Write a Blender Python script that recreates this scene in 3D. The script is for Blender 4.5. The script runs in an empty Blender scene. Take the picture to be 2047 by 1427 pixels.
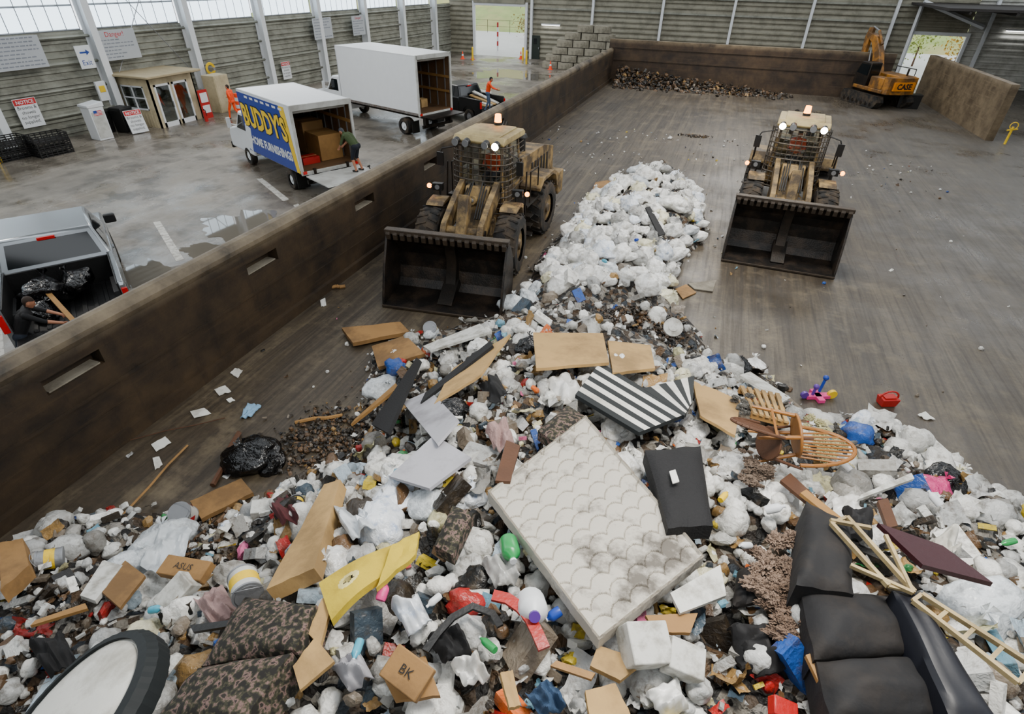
import bpy, math, random, numpy as np
from mathutils import Vector, Matrix, noise, Euler
rad=math.radians
RN=random.Random(11)
# ------------------------------------------------------------------ camera
H=7.3; TH=rad(35); PSI=rad(19); ROLL=rad(1.2); FPX=1100.0
cR=Vector((math.cos(PSI),math.sin(PSI),0)); fH=Vector((-math.sin(PSI),math.cos(PSI),0)); ZZ=Vector((0,0,1))
cF=fH*math.cos(TH)-ZZ*math.sin(TH); cU=fH*math.sin(TH)+ZZ*math.cos(TH)
R2=cR*math.cos(ROLL)+cU*math.sin(ROLL); U2=cU*math.cos(ROLL)-cR*math.sin(ROLL)
CAM=Vector((0,0,H))
cd=bpy.data.cameras.new('camera'); co=bpy.data.objects.new('camera',cd); bpy.context.scene.collection.objects.link(co)
cd.lens=FPX/2047*36; cd.sensor_width=36; cd.sensor_fit='HORIZONTAL'; cd.clip_end=400; cd.clip_start=.1
mw=Matrix.Identity(4)
for i in range(3):
    mw[i][0]=R2[i]; mw[i][1]=U2[i]; mw[i][2]=-cF[i]; mw[i][3]=CAM[i]
co.matrix_world=mw
bpy.context.scene.camera=co
def ray(px,py): return cF+R2*((px-1023.5)/FPX)-U2*((py-713.5)/FPX)
def G(px,py,z=0.0):
    r=ray(px,py); t=(z-H)/r.z; return CAM+r*t
WA=Vector((-32.3,0,0)); WB=Vector((-28.6,61,0)); WD=(WB-WA).normalized(); WN=Vector((WD.y,-WD.x,0))
def WP(px,py):
    r=ray(px,py); t=(WA-CAM).dot(WN)/r.dot(WN); p=CAM+r*t
    return (p-WA).dot(WD), p.z
def wl(s,z,off=0): return WA+WD*s+WN*off+ZZ*z
# ------------------------------------------------------------------ materials
def hc(s):
    s=s.lstrip('#'); return tuple((int(s[i:i+2],16)/255)**2.2 for i in (0,2,4))+(1,)
MC={}
def crumple(N,L,vec,b,scale,strength=1.0,dist=.04):
    n=N.new('ShaderNodeTexNoise'); n.inputs['Scale'].default_value=scale*.6; n.inputs['Detail'].default_value=3; L.new(vec,n.inputs['Vector'])
    a=N.new('ShaderNodeVectorMath'); a.operation='MULTIPLY_ADD'; L.new(n.outputs['Color'],a.inputs[0]); a.inputs[1].default_value=(1.2/scale*2,)*3; L.new(vec,a.inputs[2])
    v=N.new('ShaderNodeTexVoronoi'); v.inputs['Scale'].default_value=scale; v.feature='F1'; L.new(a.outputs[0],v.inputs['Vector'])
    v2=N.new('ShaderNodeTexVoronoi'); v2.inputs['Scale'].default_value=scale*2.7; L.new(a.outputs[0],v2.inputs['Vector'])
    m=N.new('ShaderNodeMath'); m.operation='MULTIPLY_ADD'; L.new(v2.outputs['Distance'],m.inputs[0]); m.inputs[1].default_value=.4; L.new(v.outputs['Distance'],m.inputs[2])
    bp=N.new('ShaderNodeBump'); bp.inputs['Strength'].default_value=strength; bp.inputs['Distance'].default_value=dist; L.new(m.outputs[0],bp.inputs['Height']); L.new(bp.outputs[0],b.inputs['Normal'])
def M(name,col,rough=.6,metal=0,var=.25,scale=3,dirt=None,damt=.7,dscale=1.3,dlo=.45,dhi=.62,bump=.2,bscale=25,emit=0,rnd=0,crum=0,cstr=1.0,spots=None):
    if name in MC: return MC[name]
    m=bpy.data.materials.new(name); m.use_nodes=True; nt=m.node_tree; N=nt.nodes; L=nt.links
    b=N['Principled BSDF']; c=hc(col) if isinstance(col,str) else col
    tc=N.new('ShaderNodeTexCoord'); V=tc.outputs['Object']
    n1=N.new('ShaderNodeTexNoise'); n1.inputs['Scale'].default_value=scale; n1.inputs['Detail'].default_value=5
    L.new(V,n1.inputs['Vector'])
    mx=N.new('ShaderNodeMix'); mx.data_type='RGBA'
    mx.inputs[6].default_value=tuple(x*(1-var) for x in c[:3])+(1,); mx.inputs[7].default_value=tuple(min(1,x*(1+var)) for x in c[:3])+(1,)
    L.new(n1.outputs['Fac'],mx.inputs[0]); out=mx.outputs[2]
    if rnd:
        oi=N.new('ShaderNodeObjectInfo'); hs=N.new('ShaderNodeHueSaturation')
        mr=N.new('ShaderNodeMapRange'); mr.inputs[3].default_value=1-rnd; mr.inputs[4].default_value=1+rnd*.4
        L.new(oi.outputs['Random'],mr.inputs[0]); L.new(mr.outputs[0],hs.inputs['Value']); L.new(out,hs.inputs['Color']); out=hs.outputs[0]
    if dirt:
        n2=N.new('ShaderNodeTexNoise'); n2.inputs['Scale'].default_value=dscale; n2.inputs['Detail'].default_value=9; n2.inputs['Roughness'].default_value=.65
        L.new(V,n2.inputs['Vector'])
        mp=N.new('ShaderNodeMapRange'); mp.inputs[1].default_value=dlo; mp.inputs[2].default_value=dhi; mp.inputs[4].default_value=damt
        src=n2.outputs['Fac']
        for (ctr,rr_,am) in (spots or []):
            vd=N.new('ShaderNodeVectorMath'); vd.operation='DISTANCE'; L.new(V,vd.inputs[0]); vd.inputs[1].default_value=ctr
            ms=N.new('ShaderNodeMapRange'); ms.inputs[1].default_value=rr_; ms.inputs[2].default_value=rr_*.2; ms.inputs[3].default_value=0; ms.inputs[4].default_value=am; L.new(vd.outputs['Value'],ms.inputs[0])
            ad=N.new('ShaderNodeMath'); ad.operation='ADD'; L.new(ms.outputs[0],ad.inputs[0]); L.new(src,ad.inputs[1]); src=ad.outputs[0]
        L.new(src,mp.inputs[0])
        m2=N.new('ShaderNodeMix'); m2.data_type='RGBA'; L.new(mp.outputs[0],m2.inputs[0]); L.new(out,m2.inputs[6]); m2.inputs[7].default_value=hc(dirt); out=m2.outputs[2]
    L.new(out,b.inputs['Base Color'])
    b.inputs['Roughness'].default_value=rough; b.inputs['Metallic'].default_value=metal
    if emit:
        L.new(out,b.inputs['Emission Color']); b.inputs['Emission Strength'].default_value=emit
    if crum: crumple(N,L,V,b,crum,cstr)
    elif bump:
        n3=N.new('ShaderNodeTexNoise'); n3.inputs['Scale'].default_value=bscale; n3.inputs['Detail'].default_value=4
        L.new(V,n3.inputs['Vector'])
        bp=N.new('ShaderNodeBump'); bp.inputs['Strength'].default_value=bump; bp.inputs['Distance'].default_value=.03
        L.new(n3.outputs['Fac'],bp.inputs['Height']); L.new(bp.outputs[0],b.inputs['Normal'])
    MC[name]=m; return m
# ------------------------------------------------------------------ mesh builder
class MB:
    def __init__(s): s.v=[]; s.f=[]; s.m=[]; s.X=None
    def add(s,vs,fs,mi=0,T=None):
        o=len(s.v)
        for p in vs:
            p=Vector(p)
            if T is not None: p=T@p
            if s.X is not None: p=s.X@p
            s.v.append(p)
        for f in fs: s.f.append([i+o for i in f]); s.m.append(mi)
        return s
    def box(s,c,d,mi=0,rot=None,tp=1.0,tpy=None):
        x,y,z=d[0]/2,d[1]/2,d[2]/2; ty=tp if tpy is None else tpy
        vs=[(-x,-y,-z),(x,-y,-z),(x,y,-z),(-x,y,-z),(-x*tp,-y*ty,z),(x*tp,-y*ty,z),(x*tp,y*ty,z),(-x*tp,y*ty,z)]
        T=Matrix.Translation(c)
        if rot is not None: T=T@Euler(rot).to_matrix().to_4x4()
        return s.add(vs,[(0,3,2,1),(4,5,6,7),(0,1,5,4),(1,2,6,5),(2,3,7,6),(3,0,4,7)],mi,T)
    def cyl(s,a,b,r0,r1=None,n=14,mi=0,mc=None):
        a=Vector(a); b=Vector(b); r1=r0 if r1 is None else r1; d=(b-a)
        if d.length<1e-6: return s
        q=d.to_track_quat('Z','Y').to_matrix()
        vs=[];
        for (p,r) in ((a,r0),(b,r1)):
            for i in range(n):
                t=2*math.pi*i/n; vs.append(p+q@Vector((r*math.cos(t),r*math.sin(t),0)))
        return s.add(vs,[(i,(i+1)%n,n+(i+1)%n,n+i) for i in range(n)]+[tuple(range(n-1,-1,-1)),tuple(range(n,2*n))],mi)
    def ball(s,c,r,mi=0,n=12,m=8,T=None):
        r=(r,r,r) if not hasattr(r,'__len__') else r; c=Vector(c)
        vs=[c+Vector((0,0,-r[2]))]
        for j in range(1,m):
            p=-math.pi/2+math.pi*j/m
            for i in range(n):
                t=2*math.pi*i/n; vs.append(c+Vector((r[0]*math.cos(p)*math.cos(t),r[1]*math.cos(p)*math.sin(t),r[2]*math.sin(p))))
        vs.append(c+Vector((0,0,r[2])))
        fs=[(0,1+(i+1)%n,1+i) for i in range(n)]
        for j in range(m-2):
            for i in range(n):
                a=1+j*n+i; b=1+j*n+(i+1)%n; fs.append((a,b,b+n,a+n))
        k=len(vs)-1; fs+=[(k,k-n+i,k-n+(i+1)%n) for i in range(n)]
        return s.add(vs,fs,mi,T)
    def prism(s,poly,lo,hi,ax='x',mi=0):
        n=len(poly); mk={'x':lambda a,b,c:(c,a,b),'y':lambda a,b,c:(a,c,b),'z':lambda a,b,c:(a,b,c)}[ax]
        vs=[mk(a,b,lo) for a,b in poly]+[mk(a,b,hi) for a,b in poly]
        return s.add(vs,[(i,(i+1)%n,n+(i+1)%n,n+i) for i in range(n)]+[tuple(range(n-1,-1,-1)),tuple(range(n,2*n))],mi)
    def tube(s,pts,r,n=8,mi=0):
        for a,b in zip(pts[:-1],pts[1:]): s.cyl(a,b,r,n=n,mi=mi)
        return s
    def text(s,txt,size,T,mi=0,ext=0.0,bold=0.0,align='CENTER'):
        cu=bpy.data.curves.new('t','FONT'); cu.body=txt; cu.size=size; cu.align_x=align; cu.align_y='CENTER'; cu.extrude=ext; cu.offset=bold; cu.resolution_u=2
        ob=bpy.data.objects.new('t',cu); bpy.context.scene.collection.objects.link(ob)
        dg=bpy.context.evaluated_depsgraph_get(); me=bpy.data.meshes.new_from_object(ob.evaluated_get(dg))
        s.add([v.co.copy() for v in me.vertices],[tuple(p.vertices) for p in me.polygons],mi,T)
        bpy.data.objects.remove(ob); bpy.data.meshes.remove(me); bpy.data.curves.remove(cu)
        return s
    def mesh(s,name,mats,smooth=True):
        me=bpy.data.meshes.new(name); me.from_pydata([tuple(p) for p in s.v],[],s.f)
        for m in (mats if isinstance(mats,(list,tuple)) else [mats]): me.materials.append(m)
        me.polygons.foreach_set('material_index',s.m); me.update()
        if smooth:
            me.polygons.foreach_set('use_smooth',[True]*len(me.polygons))
            try: me.set_sharp_from_angle(angle=rad(32))
            except Exception: pass
        return me
def frame(x,y,o):
    x=Vector(x).normalized(); y=Vector(y).normalized(); z=x.cross(y); T=Matrix.Identity(4)
    for i in range(3): T[i][0]=x[i]; T[i][1]=y[i]; T[i][2]=z[i]; T[i][3]=o[i]
    return T
COL=bpy.context.scene.collection
def meta(o,label=None,cat=None,group=None,kind=None):
    if label: o['label']=label
    if cat: o['category']=cat
    if group: o['group']=group
    if kind: o['kind']=kind
    return o
def obj(name,mb,mats,parent=None,label=None,cat=None,group=None,kind=None,bev=0,smooth=True):
    me=mb if isinstance(mb,bpy.types.Mesh) else mb.mesh(name,mats,smooth)
    o=bpy.data.objects.new(name,me); COL.objects.link(o)
    if parent: o.parent=parent
    if bev:
        b=o.modifiers.new('bevel','BEVEL'); b.width=bev; b.segments=2; b.limit_method='ANGLE'; b.angle_limit=rad(40)
    return meta(o,label,cat,group,kind)
def thing(name,label,cat,loc,rz=0,group=None,rot=None):
    o=bpy.data.objects.new(name,None); o.empty_display_size=.3; COL.objects.link(o); o.location=loc
    o.rotation_euler=rot if rot else (0,0,rz)
    return meta(o,label,cat,group)
def head(v): return math.atan2(-v[0],v[1])
# ------------------------------------------------------------------ common mats
m_rub=M('rubber','#161514',.85,dirt='#453a2d',damt=.8,dscale=3,bump=.5)
m_blk=M('black_plastic','#101010',.5)
m_dkmet=M('dark_metal','#211e1b',.5,.6,dirt='#3a3128')
m_wire=M('guard_wire','#4b443b',.55,.4,dirt='#2c261f')
m_yel=M('muddy_tan_paint','#876f46',.62,dirt='#33291e',dscale=2.2,damt=.9,dlo=.4,dhi=.56,bump=.35)
m_buck=M('worn_bucket_steel','#181513',.5,.3,dirt='#3f342a',dscale=2,bump=.4)
m_rake=M('muddy_guard_steel','#3b3126',.6,.1,dirt='#201a14',dscale=4,bump=.4)
m_glassd=M('dark_glass','#12181b',.08,0,var=.1,bump=0)
m_white=M('white_paint','#d2d5d8',.4,var=.05,bump=.02)
m_whited=M('dirty_white_paint','#bdbeba',.45,var=.08,dirt='#77736a',damt=.5,bump=.02)
m_steel=M('galvanized','#85878a',.45,.5,var=.15)
m_orange=M('safety_orange','#f0481a',.7,var=.1)
m_red=M('red_paint','#a81a18',.45,var=.1)
m_yellow=M('yellow_paint','#e2bb1a',.5,var=.08)
m_blue=M('blue_paint','#1c3f9a',.4,var=.05,bump=0)
m_wood=M('wood','#8f6a3a',.65,var=.3,scale=6,bump=.2)
m_woodd=M('dark_wood','#4f3320',.6,var=.3,scale=6)
m_card=M('cardboard','#8e6b40',.8,var=.15,dirt='#4b3925',damt=.6,bump=.2,bscale=12)
m_card2=M('pale_cardboard','#ab8a58',.8,var=.15,dirt='#5f4b31',damt=.55,bump=.2,bscale=12)
m_ink=M('black_ink','#101010',.6,bump=0)
m_redink=M('red_ink','#b81f24',.6,bump=0)
m_blueink=M('blue_ink','#1f3f8c',.6,bump=0)
m_lamp=M('lamp_lit','#fff4d8',.3,emit=130,bump=0,var=0)
m_amber=M('amber_lamp','#ff8a0c',.3,emit=14,bump=0,var=0)
m_tail=M('tail_lamp','#b00e0e',.2,emit=.15,bump=0,var=0)
m_conc=M('concrete','#7f796c',.85,var=.25,dirt='#4d463c',bump=.4,bscale=12)
def glass_mat():
    m=bpy.data.materials.new('window_glass'); m.use_nodes=True; N=m.node_tree.nodes; L=m.node_tree.links; N.remove(N['Principled BSDF'])
    g=N.new('ShaderNodeBsdfGlossy'); g.inputs['Roughness'].default_value=.03; t=N.new('ShaderNodeBsdfTransparent'); t.inputs[0].default_value=(.75,.8,.8,1)
    x=N.new('ShaderNodeMixShader'); x.inputs[0].default_value=.12; L.new(t.outputs[0],x.inputs[1]); L.new(g.outputs[0],x.inputs[2]); L.new(x.outputs[0],N['Material Output'].inputs[0]); return m
m_glass=glass_mat()
# ------------------------------------------------------------------ floor
def floor_mat():
    m=bpy.data.materials.new('wet_concrete_floor'); m.use_nodes=True; nt=m.node_tree; N=nt.nodes; L=nt.links; b=N['Principled BSDF']
    tc=N.new('ShaderNodeTexCoord'); sp=N.new('ShaderNodeSeparateXYZ'); L.new(tc.outputs['Object'],sp.inputs[0])
    def nz(scale,det=6,rough=.6,vec=None,dist=0):
        n=N.new('ShaderNodeTexNoise'); n.inputs['Scale'].default_value=scale; n.inputs['Detail'].default_value=det; n.inputs['Roughness'].default_value=rough; n.inputs['Distortion'].default_value=dist
        L.new(vec or tc.outputs['Object'],n.inputs['Vector']); return n.outputs['Fac']
    def mr(x,a,b_,c=0,d=1):
        n=N.new('ShaderNodeMapRange'); n.inputs[1].default_value=a; n.inputs[2].default_value=b_; n.inputs[3].default_value=c; n.inputs[4].default_value=d; L.new(x,n.inputs[0]); return n.outputs[0]
    def mix(f,a,b_):
        n=N.new('ShaderNodeMix'); n.data_type='RGBA'; L.new(f,n.inputs[0])
        for k,s in ((6,a),(7,b_)):
            if isinstance(s,str): n.inputs[k].default_value=hc(s)
            else: L.new(s,n.inputs[k])
        return n.outputs[2]
    def mth(op,a,b_):
        n=N.new('ShaderNodeMath'); n.operation=op; n.use_clamp=True
        for k,s in ((0,a),(1,b_)):
            if isinstance(s,(int,float)): n.inputs[k].default_value=s
            else: L.new(s,n.inputs[k])
        return n.outputs[0]
    def streaks(rot,sc=(2.2,.12,1),s=1.3):
        mp=N.new('ShaderNodeMapping'); mp.inputs['Scale'].default_value=sc; mp.inputs['Rotation'].default_value=(0,0,rad(rot)); L.new(tc.outputs['Object'],mp.inputs[0]); return nz(s,8,.7,mp.outputs[0],.6)
    streak=streaks(9); streak2=streaks(-25,(1.2,.1,1),1.1); s3=streaks(3,(5,.15,1),1.5)
    big=nz(.22,5,.6); fine=nz(9,8,.7); mid=nz(1.1,8,.7)
    inner=mix(mr(big,.3,.7),'#332b21','#4d4335'); inner=mix(mr(streak,.45,.66,0,.8),inner,'#665b49'); inner=mix(mr(s3,.48,.64,0,.6),inner,'#241d16'); inner=mix(mr(streak2,.54,.66,0,.55),inner,'#251e16'); inner=mix(mr(fine,.42,.7,0,.6),inner,'#241e16'); inner=mix(mr(mid,.53,.68,0,.6),inner,'#70644f')
    inner=mix(mr(sp.outputs[0],1,12,0,.5),inner,'#5e5a54')  # floor sheen painted into the colour: lighter grey towards the right
    lane=mix(mr(big,.3,.7),'#5c564d','#7f786e'); lane=mix(mr(nz(.7,8,.65),.48,.6,0,.75),lane,'#3f3931'); lane=mix(mr(streak2,.52,.68,0,.45),lane,'#948c80'); lane=mix(mr(fine,.5,.8,0,.5),lane,'#443e36')
    mask=mr(sp.outputs[0],-9.6,-9.3)
    L.new(mix(mask,lane,inner),b.inputs['Base Color'])
    wet=mr(nz(.3,7,.62),.42,.62)
    right=mr(sp.outputs[0],-4,7,.35,1)
    rough_in=mth('SUBTRACT',.55,mth('MULTIPLY',mth('MULTIPLY',wet,right),.33))
    rough_in=mth('ADD',rough_in,mth('MULTIPLY',mr(s3,.48,.66,0,1),.12))
    rough_ln=mr(wet,0,1,.55,.1)
    mm=N.new('ShaderNodeMix'); L.new(mask,mm.inputs[0]); L.new(rough_ln,mm.inputs[2]); L.new(rough_in,mm.inputs[3]); L.new(mm.outputs[0],b.inputs['Roughness'])
    b.inputs['Specular IOR Level'].default_value=.6
    bp=N.new('ShaderNodeBump'); bp.inputs['Strength'].default_value=.35; bp.inputs['Distance'].default_value=.02
    hh=mth('ADD',mth('MULTIPLY',fine,.5),mth('MULTIPLY',s3,.5)); L.new(hh,bp.inputs['Height']); L.new(bp.outputs[0],b.inputs['Normal'])
    return m
mb=MB(); mb.add([(-33,-10,0),(34,-10,0),(34,61.2,0),(-33,61.2,0)],[(0,1,2,3)])
obj('floor',mb,floor_mat(),kind='structure',label='wet stained concrete floor with tyre tracks')
m_out=M('outside_ground','#a5a5a3',.4,var=.15,scale=.3)
mb=MB(); mb.add([(-70,61.2,-.02),(70,61.2,-.02),(70,92,-.02),(-70,92,-.02)],[(0,1,2,3)]); obj('paved_road',mb,m_out,label='wet grey pavement outside the open doors',cat='road',kind='stuff')
m_grass=M('hill_grass','#7c8a52',.9,var=.35,scale=.5,dirt='#a39468',damt=.6,dscale=.15)
mb=MB(); hv=[];hf=[];nx=40;ny=14
for j in range(ny+1):
    for i in range(nx+1):
        x=-80+i*4; y=88+j*5; hv.append((x,y,(-.05 if j==0 else j*2.0+noise.noise(Vector((x*.1,y*.1,0)))*1.5)))
for j in range(ny):
    for i in range(nx): a=j*(nx+1)+i; hf.append((a,a+1,a+nx+2,a+nx+1))
mb.add(hv,hf); obj('grassy_hill',mb,m_grass,label='green and tan grassy slope outside the doors',cat='hill',kind='stuff')
def leafb(x,y,h,col):
    t=thing('shrub','leafy autumn shrub outside the doorway','shrub',(x,y,0)); mb=MB(); mb.cyl((0,0,0),(0,0,h*.6),.1,.05,8); obj('trunk',mb,m_woodd,parent=t)
    mb=MB()
    for i in range(260):
        c=Vector((RN.gauss(0,h*.22),RN.gauss(0,h*.22),h*.6+RN.gauss(0,h*.2))); a=Vector((RN.uniform(-1,1),RN.uniform(-1,1),RN.uniform(-1,1)))*.16; b_=Vector((RN.uniform(-1,1),RN.uniform(-1,1),RN.uniform(-1,1)))*.16; mb.add([c,c+a,c+a+b_,c+b_],[(0,1,2,3)])
    obj('foliage',mb,M('leaf'+col,col,.9,var=.4),parent=t,kind='stuff')
leafb(-26.6,80,3,'#7a6a3a'); leafb(20,70,4,'#a8822f'); leafb(17.5,74,3.5,'#7d8a3c')
# ------------------------------------------------------------------ walls
m_side=M('grey_siding','#87887d',.6,var=.12,dirt='#55534a',damt=.6,bump=.02)
m_side2=M('beige_siding','#7f7c6d',.6,var=.12,scale=.5,dirt='#4f4b3f',damt=.5,bump=.02)
def corr(mb,O,D,Nn,L,z0,z1,pitch=.3,dep=.08,mi=0):
    z=z0; prof=[]
    while z<z1-1e-3:
        for dz,o in ((0,0),(.12,0),(.16,dep),(.26,dep)):
            if z+dz<z1: prof.append((z+dz,o))
        z+=pitch
    prof.append((z1,0)); n=len(prof)
    vs=[O+Nn*o+ZZ*q for q,o in prof]+[O+D*L+Nn*o+ZZ*q for q,o in prof]
    mb.add(vs,[(i,n+i,n+i+1,i+1) for i in range(n-1)],mi)
YB=61.0; SILL=4.55; WT=9.2
mb=MB(); corr(mb,WA-WD*10,WD,WN,72,0.0,SILL); corr(mb,WA-WD*10,WD,WN,72,7.6,WT)
obj('wall_left',mb,m_side,kind='structure',label='grey corrugated metal side wall',smooth=False)
mb=MB(); mb2_=MB(); X1=Vector((1,0,0)); NB=Vector((0,-1,0))
def bw(x0,x1,z0,z1,mi=0): corr(mb,Vector((x0,YB,0)),X1,NB,x1-x0,z0,z1,pitch=.42,dep=.1,mi=mi)
DL0,DL1,DLZ=-25.7,-20.3,4.6; DR0,DR1,DRZ=13.6,17.4,3.6
bw(-28.6,DL0,0,WT); bw(DL0,DL1,DLZ,WT); bw(DL1,DR0,0,WT); bw(DR0,DR1,DRZ,WT); bw(DR1,34,0,WT,1)
obj('wall_back',mb,[m_side2,M('pale_siding','#b5b5ae',.5,var=.1,dirt='#88867c')],kind='structure',label='beige corrugated metal end wall with girts',smooth=False)
mb=MB(); corr(mb,Vector((34,-10,0)),Vector((0,1,0)),Vector((-1,0,0)),71,0,WT); obj('wall_right',mb,m_side2,kind='structure',smooth=False)
mb=MB(); corr(mb,Vector((-33,-9.5,0)),X1,Vector((0,1,0)),67,0,WT,pitch=.6); obj('wall_front_unseen',mb,m_side2,kind='structure',smooth=False)  # unseen wall behind the camera, added to cut ambient light
m_win=M('bright_window_panes','#d5e6f2',.2,emit=3.4,var=.04,bump=0)
cols=[17.3+5.7*k for k in range(-4,8)]
for k,s in enumerate(cols[:-1]):
    mb=MB(); 
    mb.add([wl(s+.25,SILL,-.05),wl(s+5.45,SILL,-.05),wl(s+5.45,7.6,-.05),wl(s+.25,7.6,-.05)],[(0,1,2,3)],0)
    for i in range(9):
        q=s+.25+i*.65; mb.cyl(wl(q,SILL,0),wl(q,7.6,0),.022,n=4,mi=1)
    for z in (SILL+.03,5.6,6.6,7.57): mb.cyl(wl(s+.25,z),wl(s+5.45,z),.04,n=4,mi=1)
    obj('window_%d'%(k+1),mb,[m_win,m_steel],kind='structure',label='translucent strip window with white mullions')
for s in cols:
    mb=MB(); p=wl(s,0,.35); ang=math.atan2(WD.y,WD.x)-math.pi/2
    mb.X=Matrix.Translation(p)@Matrix.Rotation(ang,4,'Z')
    mb.box((-.28,0,4.6),(.04,.36,9.2)); mb.box((.28,0,4.6),(.04,.36,9.2)); mb.box((0,0,4.6),(.56,.03,9.2)); mb.box((0,0,.03),(.75,.45,.06))
    obj('steel_column',mb,m_white,label='white painted steel frame column at the side wall',cat='column',group='steel columns along the side wall')
for i,z in enumerate((1.0,2.1,3.2,4.3)):
    mb=MB(); mb.cyl(wl(-10,z,.12),wl(61,z,.12),.07,n=4); obj('wall_girt',mb,m_side,label='horizontal metal girt on the side wall',cat='girt',group='wall girts')
for i,z in enumerate((4.4,5.6,6.8,8)):
    mb=MB(); mb.box((-3.2,YB-.14,z),(33,.12,.14)); obj('wall_girt',mb,m_side,label='horizontal metal girt on the end wall',cat='girt',group='wall girts')
for x in (-19.6,-13.5,-7,-.8,5.5,11.8,18.6,24.5):
    mb=MB(); mb.box((x,YB-.28,4.6),(.22,.3,9.2)); obj('steel_column',mb,m_white,label='white painted steel post on the end wall',cat='column',group='steel columns along the end wall')
for k in (3,5):
    for (za,zb) in ((8.5,2.0),(2.0,8.5)):
        mb=MB(); mb.cyl(wl(cols[k]+.35,za,.3),wl(cols[k+1]-.35,zb,.3),.02,n=6); obj('brace_rod',mb,m_steel,label='thin diagonal steel brace rod between columns',cat='brace')
def trim(n,x0,x1,z,y=YB-.15):
    mb=MB(); mb.box((x0-.12,y,z/2),(.24,.25,z)); mb.box((x1+.12,y,z/2),(.24,.25,z)); mb.box(((x0+x1)/2,y,z+.12),(x1-x0+.48,.25,.24)); obj('trim_%d'%n,mb,m_white,kind='structure')
trim(1,DL0,DL1,DLZ); trim(2,DR0,DR1,DRZ)
mb=MB(); mb.box(((DL0+DL1)/2,YB-.35,DLZ+.35),(DL1-DL0,.4,.5)); mb.box(((DL0+DL1)/2,YB-.38,DLZ),(DL1-DL0,.1,.25),1); obj('rolling_door',mb,[m_side2,m_white],label='rolled-up metal shutter above the open doorway',cat='door',bev=.03)
mb=MB(); xd=-19.15; mb.box((xd,YB-.2,1.05),(.95,.08,2.1),0); mb.box((xd,YB-.25,1.6),(.35,.03,.5),1); mb.box((xd+.38,YB-.27,1.0),(.05,.06,.16),2)
obj('door_1',mb,[M('dark_green_door','#16231d',.5),m_glassd,m_steel],kind='structure',label='dark green personnel door',bev=.01)
m_ceil=M('ceiling_panel','#8b8b86',.7)
mb=MB()
for i in range(9): mb.box((.5,-8+i*8.6,9.5),(67,5.0,.12))  # ceiling out of view; gaps between panels added so sky light passes
obj('ceiling',mb,m_ceil,kind='structure',label='unseen metal roof with open gaps added to let sky light in')
m_dkroof=M('dark_soffit','#2f2c2a',.8)
mb=MB(); mb.box((23.2,55.5,5.75),(21,11,.15)); 
for i in range(8): mb.box((14+i*2.6,55.5,5.6),(.12,11,.2))
obj('ceiling.001',mb,m_dkroof,kind='structure')
mb=MB(); mb.cyl((13.4,60.4,5.9),(18.2,60.4,4.3),.16,n=4); mb.cyl((13.4,60.4,5.6),(13.4,60.4,0),.16,n=4); obj('sloped_beam',mb,m_white,label='white sloped steel beam beside the doorway',cat='beam')
m_tl=M('tube_lamp','#ffffff',.3,emit=8,var=0,bump=0)
for x,z in ((20.8,4.2),(-17.6,3.1)):
    mb=MB(); mb.box((x,YB-.28,z),(1.9,.28,.1)); mb.box((x,YB-.28,z-.07),(1.8,.2,.05),1); obj('strip_lamp',mb,[m_white,m_tl],label='lit fluorescent strip lamp on the wall',cat='lamp')
# ------------------------------------------------------------------ push walls
def cmat(name,a,b,c,ztop):
    m=bpy.data.materials.new(name); m.use_nodes=True; N=m.node_tree.nodes; L=m.node_tree.links; bs=N['Principled BSDF']
    tc=N.new('ShaderNodeTexCoord'); sp=N.new('ShaderNodeSeparateXYZ'); L.new(tc.outputs['Object'],sp.inputs[0])
    def nz(sc,det=9,r=.65,s=1):
        mp=N.new('ShaderNodeMapping'); mp.inputs['Scale'].default_value=sc; L.new(tc.outputs['Object'],mp.inputs[0])
        n=N.new('ShaderNodeTexNoise'); n.inputs['Scale'].default_value=s; n.inputs['Detail'].default_value=det; n.inputs['Roughness'].default_value=r; L.new(mp.outputs[0],n.inputs['Vector']); return n.outputs[0]
    def mr(x,a_,b_,c_=0,d_=1):
        r=N.new('ShaderNodeMapRange'); r.inputs[1].default_value=a_; r.inputs[2].default_value=b_; r.inputs[3].default_value=c_; r.inputs[4].default_value=d_; L.new(x,r.inputs[0]); return r.outputs[0]
    def mix(f,p,q):
        x=N.new('ShaderNodeMix'); x.data_type='RGBA'; L.new(f,x.inputs[0])
        for k,s in ((6,p),(7,q)):
            if isinstance(s,str): x.inputs[k].default_value=hc(s)
            else: L.new(s,x.inputs[k])
        return x.outputs[2]
    n=nz((.9,.9,1.1)); sc=nz((.3,.3,9),5,.6,1.4)
    o=mix(mr(n,.35,.68),a,b); o=mix(mr(sc,.55,.7,0,.6),o,b); o=mix(mr(nz((3,3,.5)),.56,.7,0,.6),o,a)
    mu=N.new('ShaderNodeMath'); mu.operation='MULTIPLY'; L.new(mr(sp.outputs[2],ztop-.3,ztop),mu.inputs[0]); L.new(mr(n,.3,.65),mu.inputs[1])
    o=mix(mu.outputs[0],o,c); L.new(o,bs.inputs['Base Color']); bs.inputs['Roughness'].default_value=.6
    bp=N.new('ShaderNodeBump'); bp.inputs['Strength'].default_value=.7; bp.inputs['Distance'].default_value=.04; L.new(n,bp.inputs['Height']); L.new(bp.outputs[0],bs.inputs['Normal'])
    return m
PX=-9.25; PH=2.27; PT=.4
m_push=cmat('grimy_push_wall','#17110c','#423423','#776b57',PH)
holes=[]
for (px,py) in ((172,785),(535,560),(733,430),(862,345),(1000,257)):
    r=ray(px,py); t=(PX-0)/r.x; p=CAM+r*t; holes.append((p.y,p.z))
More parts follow.
